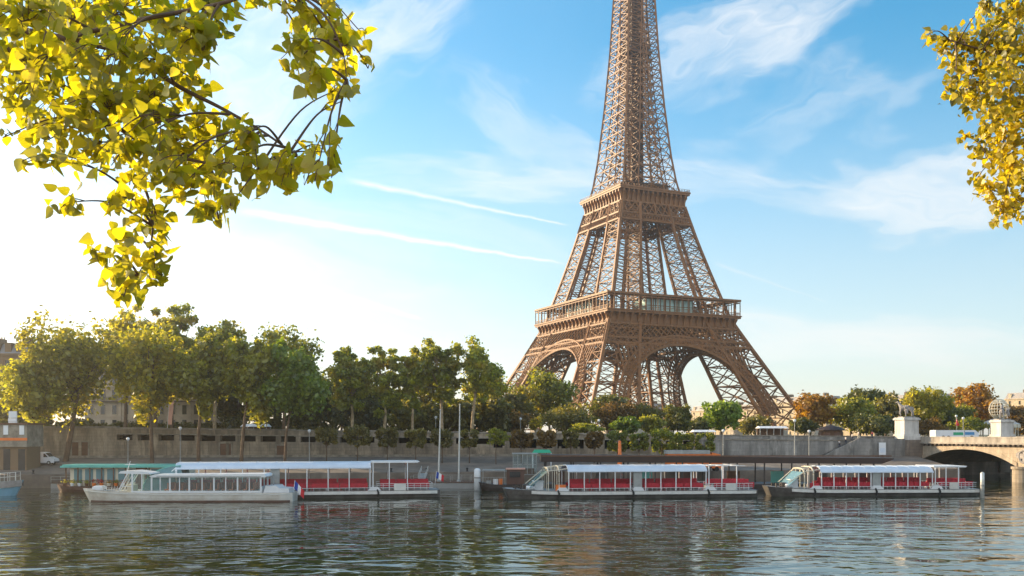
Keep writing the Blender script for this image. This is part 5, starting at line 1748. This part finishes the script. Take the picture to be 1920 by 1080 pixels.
for lab, a, b, D, st, bays in far:
    facade_block('apartment_house', lab, (xat(a, D), D, 7.4), -1.05, (xat(b, D) - xat(a, D)) / .55, 14, st, 3.3, bays, wall=M['facade_far'], roofm=M['zinc_far'], mansard=3.2, chim=4, balcony=())
# boat house office at the left edge with its white signs
def boat_house():
    D = 168.0
    x0, x1 = xat(-60, D), xat(50, D)
    t = thing('boat_house', 'brown floating boat house with white sign panels and an orange band at the left edge', 'boat house', (x0, D, 0))
    L = x1 - x0
    z = lambda py: H - (py - HY) / F * D
    MB().bx(0, L, 0, 6, 0, 1.4).build('float', M['hull_dark'], t)
    MB().bx(.4, L - .3, .5, 5.5, 1.4, z(838)).build('lower_storey', M['facade_brown'], t)
    MB().bx(0, L, 0, 6, z(838), z(796)).build('upper_storey', M['coping'], t)
    MB().bx(0, L + .1, -.06, -.003, z(826), z(821)).build('band', M['orange'], t)
    MB().bx(-.2, L + .3, -.3, 6.3, z(796), z(793)).build('roof', M['wood'], t)
    for px in (11, 41):
        x = xat(px, D) - x0
        MB().bx(x - .42, x + .42, -.08, -.004, z(815), z(797.5)).build('window', M['sign_white'], t)
    for px in (10, 38):
        x = xat(px, D) - x0
        MB().bx(x - .6, x + .6, .44, .49, 2.2, z(842)).build('doorway', M['dark_glass'], t)
    s = MB().bx(xat(10, D) - x0, xat(26, D) - x0, 1, 1.2, z(793) + .02, z(790)).bx(xat(10, D) - x0, xat(26, D) - x0, .9, 1.15, z(790), z(784)).bx(xat(11, D) - x0, xat(26, D) - x0, .9, 1.15, z(783.2), z(771))
    s.build('sign_board', M['sign_white'], t)
boat_house()

for i, px in enumerate((60, 140, 250, 640, 720, 790, 870)):
    x = xat(px, 164); y = wy(x) - 23
    t = thing('bollard', 'black iron mooring bollard on the edge of the low quay', 'bollard', (x, y, 2.44), 0, 'bollards along the quay edge')
    MB().lathe([(.3, 0), (.3, .06), (.17, .12), (.15, .5), (.26, .58), (.24, .68), (.05, .74)], 12).build('shaft', M['black'], t, smooth=True)
for px, lab in ((790, 'narrow metal gangway leading down to the grey pontoon by the flagpoles'), (205, 'narrow metal gangway leading down to the pontoon behind the restaurant barge')):
    x = xat(px, 168); y1 = wy(x) - 22.5
    t = thing('gangway', lab, 'gangway', (x, y1, 2.45))
    dy = 168 - y1
    m = MB().bar((0, 0, .05), (0, dy, -1.25), 1.3, .1)
    m.build('walkway', M['lamp_grey'], t)
    for sx_ in (-.6, .6):
        m = MB()
        for dz in (.5, 1.0): m.bar((sx_, 0, .05 + dz), (sx_, dy, -1.25 + dz), .05)
        for j in range(7): m.bar((sx_, dy * j / 6, .05 - 1.3 * j / 6), (sx_, dy * j / 6, 1.05 - 1.3 * j / 6), .05)
        m.build('handrail', M['pole'], t)
# ------------------------------------------------------------------ vehicles and small things
def van():
    D = 176.0
    zb = qz(xat(77, D), D) + .05
    p = at(77, 800, D); p.z = zb
    t = thing('van', 'white panel van parked on the low quay facing right', 'van', p, -.02)
    L, Ht, Wd = 5.9, 2.35, 2.0
    prof = [(-L / 2, .45), (-L / 2, 2.1), (-L / 2 + .15, Ht), (L * .12, Ht), (L * .20, Ht - .1), (L * .33, 1.45), (L * .46, 1.15), (L * .5, .95), (L * .5, .4), (L * .42, .35)]
    body = MB().xz(prof, -Wd / 2, Wd / 2).build('body', M['white'], t)
    w = MB()
    w.xz([(L * .165, 1.4), (L * .165, 2.05), (L * .21, 2.05), (L * .30, 1.45), (L * .29, 1.4)], -Wd / 2 - .015, Wd / 2 + .015)
    w.build('side_window', M['dark_glass'], t)
    MB().add([(L * .215, -Wd / 2 + .12, Ht - .16), (L * .215, Wd / 2 - .12, Ht - .16), (L * .332, Wd / 2 - .12, 1.5), (L * .332, -Wd / 2 + .12, 1.5)], [(0, 1, 2, 3)]).build('windscreen', M['dark_glass'], t)
    for xx in (-L * .31, L * .33):
        for yy_ in (-Wd / 2 + .08, Wd / 2 - .08):
            m = MB().tube([(xx, yy_ - .12, .36), (xx, yy_ + .12, .36)], .36, 16)
            wh = m.build('wheel', M['black'], t)
            MB().tube([(xx, yy_ - .135, .36), (xx, yy_ + .135, .36)], .19, 12).build('rim', M['silver'], wh)
    for xx in (-L * .18, L * .02): MB().bx(xx, xx + .25, -Wd / 2 - .012, -Wd / 2 - .002, 1.5, 1.8).build('decal', M['dark_glass'], t)
    MB().bx(L * .5 - .02, L * .5 + .04, -Wd / 2 + .1, Wd / 2 - .1, .38, .62).build('bumper', M['black'], t)
    for yy_ in (-Wd / 2 + .25, Wd / 2 - .25): MB().bx(L * .47, L * .5 + .01, yy_ - .18, yy_ + .18, .82, 1.0).build('headlight', M['silver'], t)
van()
def flagpole(label, px, D, yt, yb, group, lean=0):
    p = at(px, yb, D)
    t = thing('flagpole', label, 'pole', p, 0, group)
    h = (yb - yt) / F * D
    MB().tube([(0, 0, 0), (lean * .5, 0, h * .5), (lean, 0, h)], [.17, .14, .09], 8).build('shaft', M['pole'], t)
    MB().lathe([(.02, 0), (.14, .08), (.14, .2), (.02, .28)], 8, (lean, 0, h)).build('finial', M['pole'], t)
    MB().lathe([(.35, -.1), (.35, .1), (.2, .3)], 10).build('base', M['lamp_grey'], t)
G7 = 'bare flagpoles on the pontoon'
flagpole('taller bare pale flagpole on the pontoon, left of the other', 822, 164, 770, 902, G7, .35)
flagpole('bare pale flagpole on the pontoon, right of the taller one', 860, 165, 760, 902, G7, .2)
def white_post(label, px, D, yt, yb, r, m='white'):
    p = at(px, yb, D)
    t = thing('mooring_pile', label, 'mooring post', p)
    h = (yb - yt) / F * D
    MB().lathe([(r, -1.2), (r, h - r * .6), (r * .8, h - .1), (r * .3, h)], 14).build('shaft', M[m], t, smooth=True)
    MB().lathe([(r * 1.12, h * .45), (r * 1.12, h * .52)], 14).build('band', M['hull_grey'], t)
white_post('thick white rounded mooring post beside the small work barge', 895, 158, 878, 912, .55)
white_post('tall weathered wooden mooring pile at the stern of the last tour boat', 1842, 139, 885, 934, .28, 'pole')
def lamp(label, px, D, yt, zb, group='street lamps along the quay'):
    p = at(px, 800, D); p.z = zb
    t = thing('street_lamp', label, 'street lamp', p, 0, group)
    h = H - (yt - HY) / F * D - zb
    MB().tube([(0, 0, 0), (0, 0, .5), (0, 0, .55), (0, 0, h - .7)], [.17, .15, .09, .06], 8).build('post', M['lamp_grey'], t)
    l = MB().lathe([(.08, h - .72), (.30, h - .4), (.32, h - .15), (.12, h)], 10).build('lantern', M['sign_white'], t, smooth=True)
lamp('tall lamp post at the right foot of the tower, before the grey wall', 1490, 196, 786, 3.8)
lamp('lamp post above the wall left of the yellow bush', 976, 226, 783, up(976, 226))
lamp('lamp post above the wall, right of the wide brown green bush', 1123, 226, 786, up(1123, 226))
lamp('lamp post between the plane trunks, near the tallest one', 817, 212, 780, up(817, 212))
lamp('lamp post on the low quay before the wall, left of the pink banner', 240, 178, 820, qy(240, 178))
lamp('lamp post on the low quay right of the pink banner', 338, 183, 800, qy(338, 183))
lamp('lamp post before the wall, left of the low flat clipped shrub', 580, 184, 805, qy(580, 184))
lamp('lamp post on the quay before the grey wall, right of the clipped shrubs', 1356, 196, 805, 3.8)
lamp('lamp post beside the red flag at the bridge', 1806, 232, 782, 8.0)
lamp('lamp post behind the parapet right of the white pedestal', 1793, 246, 778, 7.9)
lamp('lamp post at the right of the wall with the pale run-off streaks', 1517, 197, 806, 3.8)
# banner in front of the stone building, a second slim white one
def banner(label, px, D, yt, yb, wpx, m, lean):
    zb = up(px, D)
    p = at(px, 800, D); p.z = zb
    t = thing('banner', label, 'banner', p)
    z0, z1 = H - (yb - HY) / F * D - zb, H - (yt - HY) / F * D - zb
    w = wpx * D / F
    MB().tube([(-w / 2 - .1, 0, 0), (-w / 2 - .1 + lean, 0, z1 + .2)], .06, 6).build('pole', M['pole'], t)
    MB().xz([(-w / 2, z0), (w / 2, z0), (w / 2 + lean, z1), (-w / 2 + lean, z1)], -.03, .03).build('cloth', m, t)
banner('pink hanging banner before the stone building', 318, 212, 752, 796, 8, M['pink'], .5)
banner('slim white hanging banner left of the pink one', 292, 212, 752, 785, 4, M['cloth_white'], .15)
# orange cone, green tent, glasshouse, lorry, awnings, kiosk, bus, flag, carousel
D = 176.0
p = at(1162, 868, D); p.z = qy(1162, D)
t = thing('orange_cone', 'tall slim orange cone marker standing behind the dark canopy', 'cone', p)
h = H - (827 - HY) / F * D - p.z
MB().lathe([(.7, 0), (.7, .15), (.5, .2), (.26, h), (.1, h + .1)], 14).build('body', M['orange'], t, smooth=True)
D = 170.0
p = at(984, 868, D); p.z = qy(984, D) - .3
t = thing('glasshouse', 'small bluish glazed pavilion left of the dark canopy', 'pavilion', p)
w, h = 44 / F * D, H - (851 - HY) / F * D - p.z
fr = MB()
for x in np.linspace(-w / 2, w / 2, 6):
    for y in (-2, 2): fr.bar((x, y, 0), (x, y, h), .1)
for z in (0.1, h * .5, h): fr.bar((-w / 2, -2, z), (w / 2, -2, z), .1)
fr.bx(-w / 2 - .2, w / 2 + .2, -2.2, 2.2, h, h + .15)
fr.build('frame', M['lamp_grey'], t)
MB().bx(-w / 2, w / 2, -1.95, 1.95, .05, h - .05).build('glazing', M['boat_glass'], t)
MB().bx(-w / 2 + .4, w / 2 - .4, .6, 1.6, .05, 1.1).build('counter', M['wood'], t)
D = 178.0
p = at(1016, 868, D); p.z = qy(1016, D)
t = thing('market_tent', 'low green roofed tent behind the left end of the dark canopy', 'tent', p)
w, h = 36 / F * D, H - (843 - HY) / F * D - p.z
MB().add([(-w / 2, -1.5, h - .6), (w / 2, -1.5, h - .6), (w / 2, 1.5, h - .6), (-w / 2, 1.5, h - .6), (-w / 2 + .4, -.2, h), (w / 2 - .4, -.2, h), (w / 2 - .4, .2, h), (-w / 2 + .4, .2, h)], [(0, 1, 5, 4), (1, 2, 6, 5), (2, 3, 7, 6), (3, 0, 4, 7), (4, 5, 6, 7), (3, 2, 1, 0)]).build('roof', M['green'], t)
for x in (-w / 2 + .1, w / 2 - .1):
    for y in (-1.4, 1.4): MB().bx(x - .05, x + .05, y - .05, y + .05, 0, h - .6).build('post', M['white'], t)
D = 178.0
p = at(1300, 868, D); p.z = qy(1300, D)
t = thing('flatbed_lorry', 'long orange lorry with a white roofed load behind the dark canopy', 'lorry', p, .0)
z = lambda py: H - (py - HY) / F * D - p.z
MB().bx(-5.2, 3.2, -1.1, 1.1, .9, z(851)).build('load', M['orange'], t)
MB().bx(-5.4, 2.9, -1.2, 1.2, z(851) + .02, z(844)).build('cover', M['lamp_grey'], t)
MB().xz([(3.3, .6), (5.2, .6), (5.2, 1.5), (4.9, z(852)), (3.3, z(848))], -1.1, 1.1).build('cab', M['orange'], t)
MB().xz([(4.0, 1.7), (4.95, 1.7), (4.75, z(854)), (4.0, z(854))], -1.12, 1.12).build('window', M['dark_glass'], t)
for x in (-4, -2.6, 4.2):
    for y in (-1, 1): MB().tube([(x, y - .13, .45), (x, y + .13, .45)], .45, 14).build('wheel', M['black'], t)
def awning(label, pxa, pxb, D, yt, yb, zb):
    a, b = xat(pxa, D), xat(pxb, D)
    t = thing('market_awning', label, 'awning', ((a + b) / 2, D, zb))
    w = b - a
    z1, z0 = H - (yt - HY) / F * D - zb, H - (yb - HY) / F * D - zb
    MB().add([(-w / 2, -2, z0), (w / 2, -2, z0), (w / 2, 2, z0), (-w / 2, 2, z0), (-w / 2 + .2, -.4, z1), (w / 2 - .2, -.4, z1), (w / 2 - .2, .4, z1), (-w / 2 + .2, .4, z1)], [(0, 1, 5, 4), (1, 2, 6, 5), (2, 3, 7, 6), (3, 0, 4, 7), (4, 5, 6, 7), (3, 2, 1, 0)]).build('roof', M['cloth_white'], t)
    for i in range(5):
        x = -w / 2 + .2 + (w - .4) * i / 4
        for y in (-1.8, 1.8): MB().bx(x - .06, x + .06, y - .06, y + .06, 0, z0).build('post', M['lamp_grey'], t)
    MB().bx(-w / 2 + .3, w / 2 - .3, 1.2, 1.6, 0, z0 - .05).build('counter', M['wood'], t)
awning('long white awning at the foot of the right tower leg', 1420, 1474, 226, 799, 803, 7.7)
awning('low pale awning above the wall between conical bush and light green tree', 1297, 1340, 214, 806, 810, 7.6)
awning('white awning above the wall by the leftmost clipped shrubs', 455, 505, 206, 795, 800, up(480, 206))
D = 226.0
p = at(1557, 800, D); p.z = 7.7
t = thing('kiosk', 'round dark brown kiosk with a shallow conical roof', 'kiosk', p)
h = H - (807 - HY) / F * D - 7.7
MB().lathe([(2.7, 0), (2.7, h)], 16).build('wall', M['wood'], t)
MB().lathe([(3.5, h), (3.5, h + .15), (2.2, h + .75), (.3, h + 1.25), (.1, h + 1.6)], 16).build('roof', M['canopy_brown'], t)
for i in range(8):
    a = 2 * math.pi * i / 8 + .2
    MB().box((2.72 * math.cos(a), 2.72 * math.sin(a), h * .55), (.06, 1.2, h * .5), a).build('shutter', M['hull_brown'], t)
D = 218.0
p = at(1789, 800, D); p.z = 8.03
t = thing('coach', 'long white coach with a green mark on its side crossing the bridge', 'coach', p, .12)
L = 86 / F * D
h = H - (806.5 - HY) / F * D - 8.03
MB().xz([(-L / 2, .5), (-L / 2, h - .15), (-L / 2 + .2, h), (L * .42, h), (L * .5, h * .72), (L * .5, .5)], -1.2, 1.2).build('body', M['white'], t)
MB().bx(-L * .09, L * .14, -1.215, -1.202, h - 1.15, h - .5).build('side_mark', M['green'], t)
MB().bx(L * .18, L * .40, -1.215, -1.202, h - 1.1, h - .45).build('side_window', M['sign_blue'], t)
MB().bx(L * .165, L * .172, -1.22, -1.203, .5, h - .1).build('door_edge', M['dark_glass'], t)
for x in (-L * .32, -L * .2, L * .34):
    for y in (-1.08, 1.08): MB().tube([(x, y - .14, .5), (x, y + .14, .5)], .5, 14).build('wheel', M['black'], t)
D = 228.0
p = at(1794, 823, D); p.z = 8.03
t = thing('red_flag', 'small red flag on a dark pole above the coach', 'flag', p)
h = H - (783 - HY) / F * D - 8.03
MB().tube([(0, 0, 0), (0, 0, h)], .06, 6).build('pole', M['lamp_grey'], t)
MB().add([(0, 0, h), (.12, .1, h - .4), (.65, .05, h - 1.8), (.35, .15, h - 2.05), (-.25, .02, h - 1.9), (-.12, -.08, h - .9), (0, .06, h), (.12, .16, h - .4), (.65, .11, h - 1.8), (.35, .21, h - 2.05), (-.25, .08, h - 1.9), (-.12, -.02, h - .9)],
         [(0, 1, 2, 3, 4, 5), (11, 10, 9, 8, 7, 6), (0, 6, 7, 1), (1, 7, 8, 2), (2, 8, 9, 3), (3, 9, 10, 4), (4, 10, 11, 5), (5, 11, 6, 0)]).build('cloth', M['cloth_red'], t)
def carousel():
    D = 252.0
    p = at(1873, 800, D); p.z = 7.6
    t = thing('carousel', 'white roofed carousel behind the bridge statue at the right', 'carousel', p)
    z = lambda py: H - (py - HY) / F * D - 7.6
    r = 35 / F * D
    rf = MB().lathe([(r, z(800)), (r, z(795)), (r * .96, z(794)), (r * .45, z(787)), (.4, z(783)), (.1, z(780))], 24)
    rf.build('roof', M['white_stone'], t)
    for i in range(24):
        a = 2 * math.pi * i / 24
        if i % 2 == 0: MB().lathe([(.12, 0), (.12, z(800))], 8, (r * .9 * math.cos(a), r * .9 * math.sin(a), 0)).build('post', M['offwhite'], t)
    MB().lathe([(r * .95, 0), (r * .95, .5)], 24).build('platform', M['wood'], t)
    MB().lathe([(r * .3, .5), (r * .3, z(798))], 16).build('core', M['offwhite'], t)
    sc = MB()
    for i in range(24):
        a = 2 * math.pi * (i + .5) / 24
        sc.box((r * 1.01 * math.cos(a), r * 1.01 * math.sin(a), z(799)), (.12, 1.0, .9), a)
    sc.build('valance', M['offwhite'], t)
carousel()
def globe():
    D = 242.0
    p = at(1873, 800, D); p.z = 7.6
    t = thing('openwork_globe', 'large openwork metal globe above the carousel roof', 'sculpture', p)
    zc = H - (767 - HY) / F * D - 7.6
    r = 17 / F * D
    m = MB()
    for k in range(10):
        a = math.pi * k / 10
        pts = [(r * math.cos(q) * math.cos(a), r * math.cos(q) * math.sin(a), zc + r * math.sin(q)) for q in [2 * math.pi * j / 28 for j in range(29)]]
        m.tube(pts, .085, 5, cap=False)
    for la in (-60, -40, -20, 0, 20, 40, 60):
        q = R(la)
        m.tube([(r * math.cos(q) * math.cos(a), r * math.cos(q) * math.sin(a), zc + r * math.sin(q)) for a in [2 * math.pi * j / 28 for j in range(29)]], .085, 5, cap=False)
    m.tube([(r * 1.06 * math.cos(q), -.05, zc + r * 1.06 * math.sin(q)) for q in [2 * math.pi * j / 32 for j in range(33)]], .17, 6, cap=False)
    m.build('globe_frame', M['offwhite'], t)
    MB().lathe([(.9, 0), (.6, zc - r * 1.0), (.9, zc - r * .98), (.3, zc - r * .9)], 12).build('stand', M['bronze'], t)
globe()
# white notice board and small cabin by the steps, strollers on them
D = 205.0
p = at(1663, 852, D)
t = thing('notice_board', 'white poster board on the grey wall beside the bridge', 'notice board', (p.x, wy(p.x) - 4.3, 4.2))
hh = H - (830 - HY) / F * D - 4.2
MB().bx(-.75, .75, -.08, .08, hh - 2.7, hh).build('panel', M['sign_white'], t)
MB().bx(-.55, .55, -.1, -.082, hh - 2.2, hh - 1.2).build('picture', M['roof_white'], t)
for x in (-.6, .6): MB().bx(x - .06, x + .06, -.05, .05, -.2, hh - 2.68).build('leg', M['lamp_grey'], t)
pp = [(1595, 'person in pale clothes at the foot of the quay stairs', 0.06), (1608, 'person in a pale top low on the quay stairs', .30), (1621, 'person in a pale top halfway up the quay stairs', .62), (1634, 'person in a pale top standing at the head of the quay stairs', 1.0)]
for px, lab, f in pp:
    x = xat(px, 202.0)
    y = wy(x) - 1.6
    if x < sx1:
        k = int((x - sx0) / (sx1 - sx0) * ns)
        zz_ = 4.4 + (8.35 - 4.4) * (k + 1) / ns
    else: zz_ = 8.35
    person((x, y, zz_), -1.4, lab, M['shirt'], M['denim'] if f < .9 else M['offwhite'], group='people on the quay stairs', stride=.16)
x = xat(1657, 204); person((x, wy(x) - 1.2, 8.35), .3, 'person in a dark red top standing left of the white statue pedestal', M['cloth_red'], M['denim'], stride=.1)
# strollers by the left quay
x = xat(36, 172); person((x, 172, qz(x, 172)), .4, 'person in a white top standing left of the white van', M['shirt'], M['denim'], stride=.1)

# ------------------------------------------------------------------ the two foreground trees
def leaf_set(rng, pos, size, droop=.8, hang=(0, 0, -1)):
    """heart-shaped leaves, two half blades folded along the midrib"""
    n = len(pos)
    shape = np.array([[0, 0], [.34, .02], [.47, .22], [.36, .55], [.16, .84], [0, 1.06]])
    d = rng.normal(size=(n, 3)) * (1 - droop) * 1.6 + np.array(hang) * droop; d /= np.linalg.norm(d, axis=1)[:, None]
    s = rng.normal(size=(n, 3)); s -= d * (s * d).sum(1)[:, None]; s /= np.linalg.norm(s, axis=1)[:, None]
    nn = np.cross(d, s)
    sz = size * (.6 + .65 * rng.random(n))
    fold = .10 + .25 * rng.random(n)
    curl = rng.normal(size=n) * .25
    V = np.zeros((n, 10, 3))
    k = 0
    order = []
    for (x, y) in shape: # right half 0..5
        V[:, k] = pos + (s * x + d * y + nn * (fold[:, None] * x + curl[:, None] * y * y)) * sz[:, None]; k += 1
    for (x, y) in shape[1:5]:
        V[:, k] = pos + (-s * x + d * y + nn * (fold[:, None] * x + curl[:, None] * y * y)) * sz[:, None]; k += 1
    q = np.array([[0, 1, 2, 3], [0, 3, 4, 5], [0, 8, 7, 6], [0, 5, 9, 8]])
    Q = (np.arange(n)[:, None, None] * 10 + q[None]).reshape(-1, 4)
    return V.reshape(-1, 3), Q
def bez(pts, n=14):
    """smooth curve through points"""
    pts = [Vector(p) for p in pts]
    out = []
    for i in range(len(pts) - 1):
        p0, p1, p2, p3 = pts[max(i - 1, 0)], pts[i], pts[i + 1], pts[min(i + 2, len(pts) - 1)]
        for j in range(n):
            t = j / n
            out.append(.5 * ((2 * p1) + (p2 - p0) * t + (2 * p0 - 5 * p1 + 4 * p2 - p3) * t * t + (3 * p1 - p0 - 3 * p2 + p3) * t ** 3))
    out.append(pts[-1])
    return out
def near_tree(name, label, root, trunk_pts, branches, clusters, lm, D0, Dvar, size, cover, seed, leaf_px, br_r=.035, petiole=.06):
    rng = np.random.default_rng(seed); rnd = random.Random(seed)
    t = thing(name, label, 'tree', root)
    rv = Vector(root)
    tr = MB()
    tp = bez([Vector(p) - rv for p in trunk_pts], 8)
    n = len(tp)
    tr.tube(tp, [.30 * (1 - .6 * i / (n - 1)) for i in range(n)], 12)
    tr.build('trunk', M['bark'], t, smooth=True)
    bm_ = MB(); allp = []
    for b, r0 in branches:
        c = bez([Vector(p) - rv for p in b], 12)
        bm_.tube(c, [r0 * (1 - .85 * i / (len(c) - 1)) for i in range(len(c))], 7)
        allp += [p for p in c]
    P = np.array([tuple(p) for p in allp])
    pos = []
    for (cx, cy, rx, ry) in clusters:
        dd = D0 + rnd.uniform(-Dvar, Dvar)
        c = at(cx, cy, dd) - rv
        # twig from the nearest branch point that is not too close
        dist = np.linalg.norm(P - np.array(tuple(c)), axis=1) + np.maximum(0, P[:, 2] * 0)
        st = Vector(P[int(np.argmin(dist))])
        m1 = st.lerp(c, .5) + Vector((0, 0, .12 * (c - st).length))
        tw = bez([st, m1, c], 8)
        bm_.tube(tw, [max(.0035, br_r * .28 * (1 - .8 * i / (len(tw) - 1))) for i in range(len(tw))], 5)
        nl = max(3, int(math.pi * rx * ry * cover / (leaf_px * leaf_px * .5)))
        nsub = max(2, nl // 9)
        subs = []
        for _ in range(nsub):
            a, rr = rnd.uniform(0, 6.283), math.sqrt(rnd.random()) * .85
            e = at(cx + rx * rr * math.cos(a), cy + ry * rr * math.sin(a), dd + rnd.uniform(-1, 1) * rx * dd / F * .9) - rv
            s0 = tw[rnd.randrange(len(tw) // 2, len(tw))]
            sm = s0.lerp(e, .55) + Vector((0, 0, .15 * (e - s0).length))
            sb = bez([s0, sm, e], 5)
            bm_.tube(sb, [.004, .0036, .003, .003, .0028] + [.0025] * (len(sb) - 5), 4)
            subs.append(sb)
        for i in range(nl):
            sb = subs[i % nsub]
            q = sb[rnd.randrange(len(sb) // 3, len(sb))]
            j = np.array(tuple(q)) + rng.normal(size=3) * np.array([1, 1, 1]) * (min(rx, ry) * dd / F * .36)
            pos.append(j)
    bm_.build('branches', M['bark'], t, smooth=True)
    V, Q = leaf_set(rng, np.array(pos), size, .55)
    np_mesh('foliage', V, Q, M[lm], t, smooth=True)
    print('NEAR', name, len(pos))
    return t
CL = [(40, 40, 90, 60), (150, 25, 90, 60), (250, 30, 90, 60), (330, 45, 70, 50), (20, 120, 70, 70), (110, 100, 90, 60), (200, 110, 90, 60), (290, 110, 80, 60), (365, 75, 50, 45), (420, 40, 45, 40), (400, 15, 60, 30),
      (35, 190, 50, 50), (110, 190, 80, 60), (200, 200, 90, 65), (290, 190, 80, 65), (365, 150, 45, 40), (380, 100, 30, 30), (90, 262, 55, 45), (165, 270, 70, 55), (240, 280, 80, 60), (320, 270, 70, 55), (390, 235, 40, 35), (415, 265, 55, 45), (465, 250, 40, 32),
      (70, 298, 40, 28), (440, 315, 55, 40), (500, 320, 50, 40), (545, 325, 40, 36), (590, 340, 38, 30), (622, 332, 18, 26), (610, 285, 14, 14), (370, 330, 55, 45), (300, 345, 45, 40), (250, 345, 40, 35), (120, 380, 30, 24), (205, 375, 22, 30), (345, 345, 20, 30), (400, 395, 38, 32), (432, 385, 24, 28), (385, 360, 30, 25),
      (270, 395, 38, 38), (300, 430, 32, 40), (240, 460, 40, 28), (290, 480, 46, 36), (190, 478, 30, 26), (215, 500, 34, 32), (300, 515, 34, 22), (245, 530, 44, 32), (232, 556, 30, 20), (5, 258, 8, 14),
      (545, 20, 34, 30), (585, 50, 40, 40), (620, 30, 40, 35), (560, 75, 30, 30), (545, 125, 30, 26), (590, 135, 42, 34), (640, 125, 40, 36), (625, 85, 40, 36), (665, 95, 24, 40), (640, 165, 26, 22), (690, 128, 14, 12), (655, 178, 20, 16), (672, 55, 18, 14), (580, 95, 26, 30), (500, 5, 40, 22), (640, 190, 10, 10)]
a = lambda px, py, D: tuple(at(px, py, D))
near_tree('poplar_tree', 'backlit poplar with heart shaped yellow green leaves hanging in at the top left', (-7.2, 4.2, H - 1.65),
          [(-7.2, 4.2, H - 1.7), (-7.1, 4.3, H + .8), (-6.7, 4.6, H + 2.8), (-6.3, 4.8, H + 5.5)],
          [([(-6.75, 4.6, H + 2.6), a(-400, 20, 5.4), a(-20, 50, 5.7), a(120, 72, 5.8), a(240, 102, 5.8), a(335, 162, 5.7), a(410, 200, 5.6), a(490, 245, 5.5), a(556, 292, 5.5)], .03),
           ([(-6.9, 4.5, H + 2.0), a(-400, -30, 5.9), a(-20, 80, 6.1), a(95, 145, 6.2), a(200, 225, 6.1), a(300, 284, 6.0), a(400, 308, 5.9), a(480, 322, 5.9)], .03),
           ([a(170, 205, 6.1), a(225, 260, 6.0), a(262, 330, 5.9), a(285, 400, 5.8), a(280, 470, 5.8), a(250, 530, 5.8)], .016),
           ([a(390, 308, 5.9), a(408, 350, 5.9), a(412, 420, 5.9)], .012),
           ([a(120, 72, 5.8), a(250, 40, 5.6), a(400, 10, 5.4), a(520, -20, 5.3), a(600, 20, 5.2), a(640, 90, 5.2), a(650, 150, 5.2)], .016)],
          CL, 'leaf_poplar', 5.6, .75, .074, 2.45, 3, 25)
CR = [(1735, 68, 16, 10), (1770, 90, 30, 22), (1800, 75, 26, 20), (1845, 65, 40, 35), (1790, 125, 26, 22), (1830, 120, 45, 40), (1880, 100, 50, 50), (1775, 175, 14, 16), (1795, 175, 24, 18), (1835, 180, 45, 35), (1895, 170, 45, 50), (1810, 195, 28, 14), (1860, 215, 40, 30), (1905, 225, 35, 40), (1845, 250, 22, 18), (1880, 265, 40, 34), (1815, 255, 20, 12), (1838, 285, 30, 20), (1870, 300, 30, 22), (1905, 300, 30, 30), (1900, 340, 24, 18),
      (1830, 338, 16, 12), (1850, 350, 30, 24), (1880, 345, 35, 25), (1880, 385, 32, 22), (1905, 375, 24, 20), (1900, 410, 28, 18), (1870, 425, 12, 8), (1910, 20, 40, 30), (1855, 10, 30, 16), (1870, 40, 30, 20), (1985, 60, 70, 80), (1985, 200, 70, 90), (1980, 330, 60, 70), (2080, 150, 90, 130)]
near_tree('yellowing_tree', 'tree with small yellow autumn leaves reaching in at the top right', (11.5, 8.2, H - 1.65),
          [(11.5, 8.2, H - 1.7), (11.4, 8.6, H + 1.5), (11.0, 9.4, H + 4.0), (10.4, 10.4, H + 7)],
          [([(11.2, 9.0, H + 3.0), a(2150, 150, 12.6), a(1990, 60, 13), a(1900, 95, 13), a(1840, 92, 13), a(1780, 75, 13)], .05),
           ([(11.3, 8.8, H + 2.4), a(2150, 260, 12.4), a(1990, 190, 13), a(1900, 150, 13.2), a(1830, 130, 13.2)], .045),
           ([(11.4, 8.6, H + 1.8), a(2150, 360, 12.4), a(2000, 310, 13), a(1920, 312, 13), a(1860, 305, 13.2)], .04),
           ([a(2000, 310, 13), a(1930, 370, 13), a(1880, 400, 13)], .02)],
          CR, 'leaf_yellow', 13.0, 1.0, .088, 2.2, 8, 11.5, br_r=.04)

# ------------------------------------------------------------------ haze volume over the whole scene, added for the warm glow at the left
k = NT('glow_haze')
pv = k.n('ShaderNodeVolumePrincipled')
pv.inputs['Color'].default_value = (.95, .93, .88, 1)
pv.inputs['Density'].default_value = HAZE
pv.inputs['Anisotropy'].default_value = .80
k.l(pv.outputs[0], k.out.inputs['Volume'])
tag(MB().bx(-1800, 1800, -200, 1800, -7.5, 336).build('haze', k.m), kind='stuff')
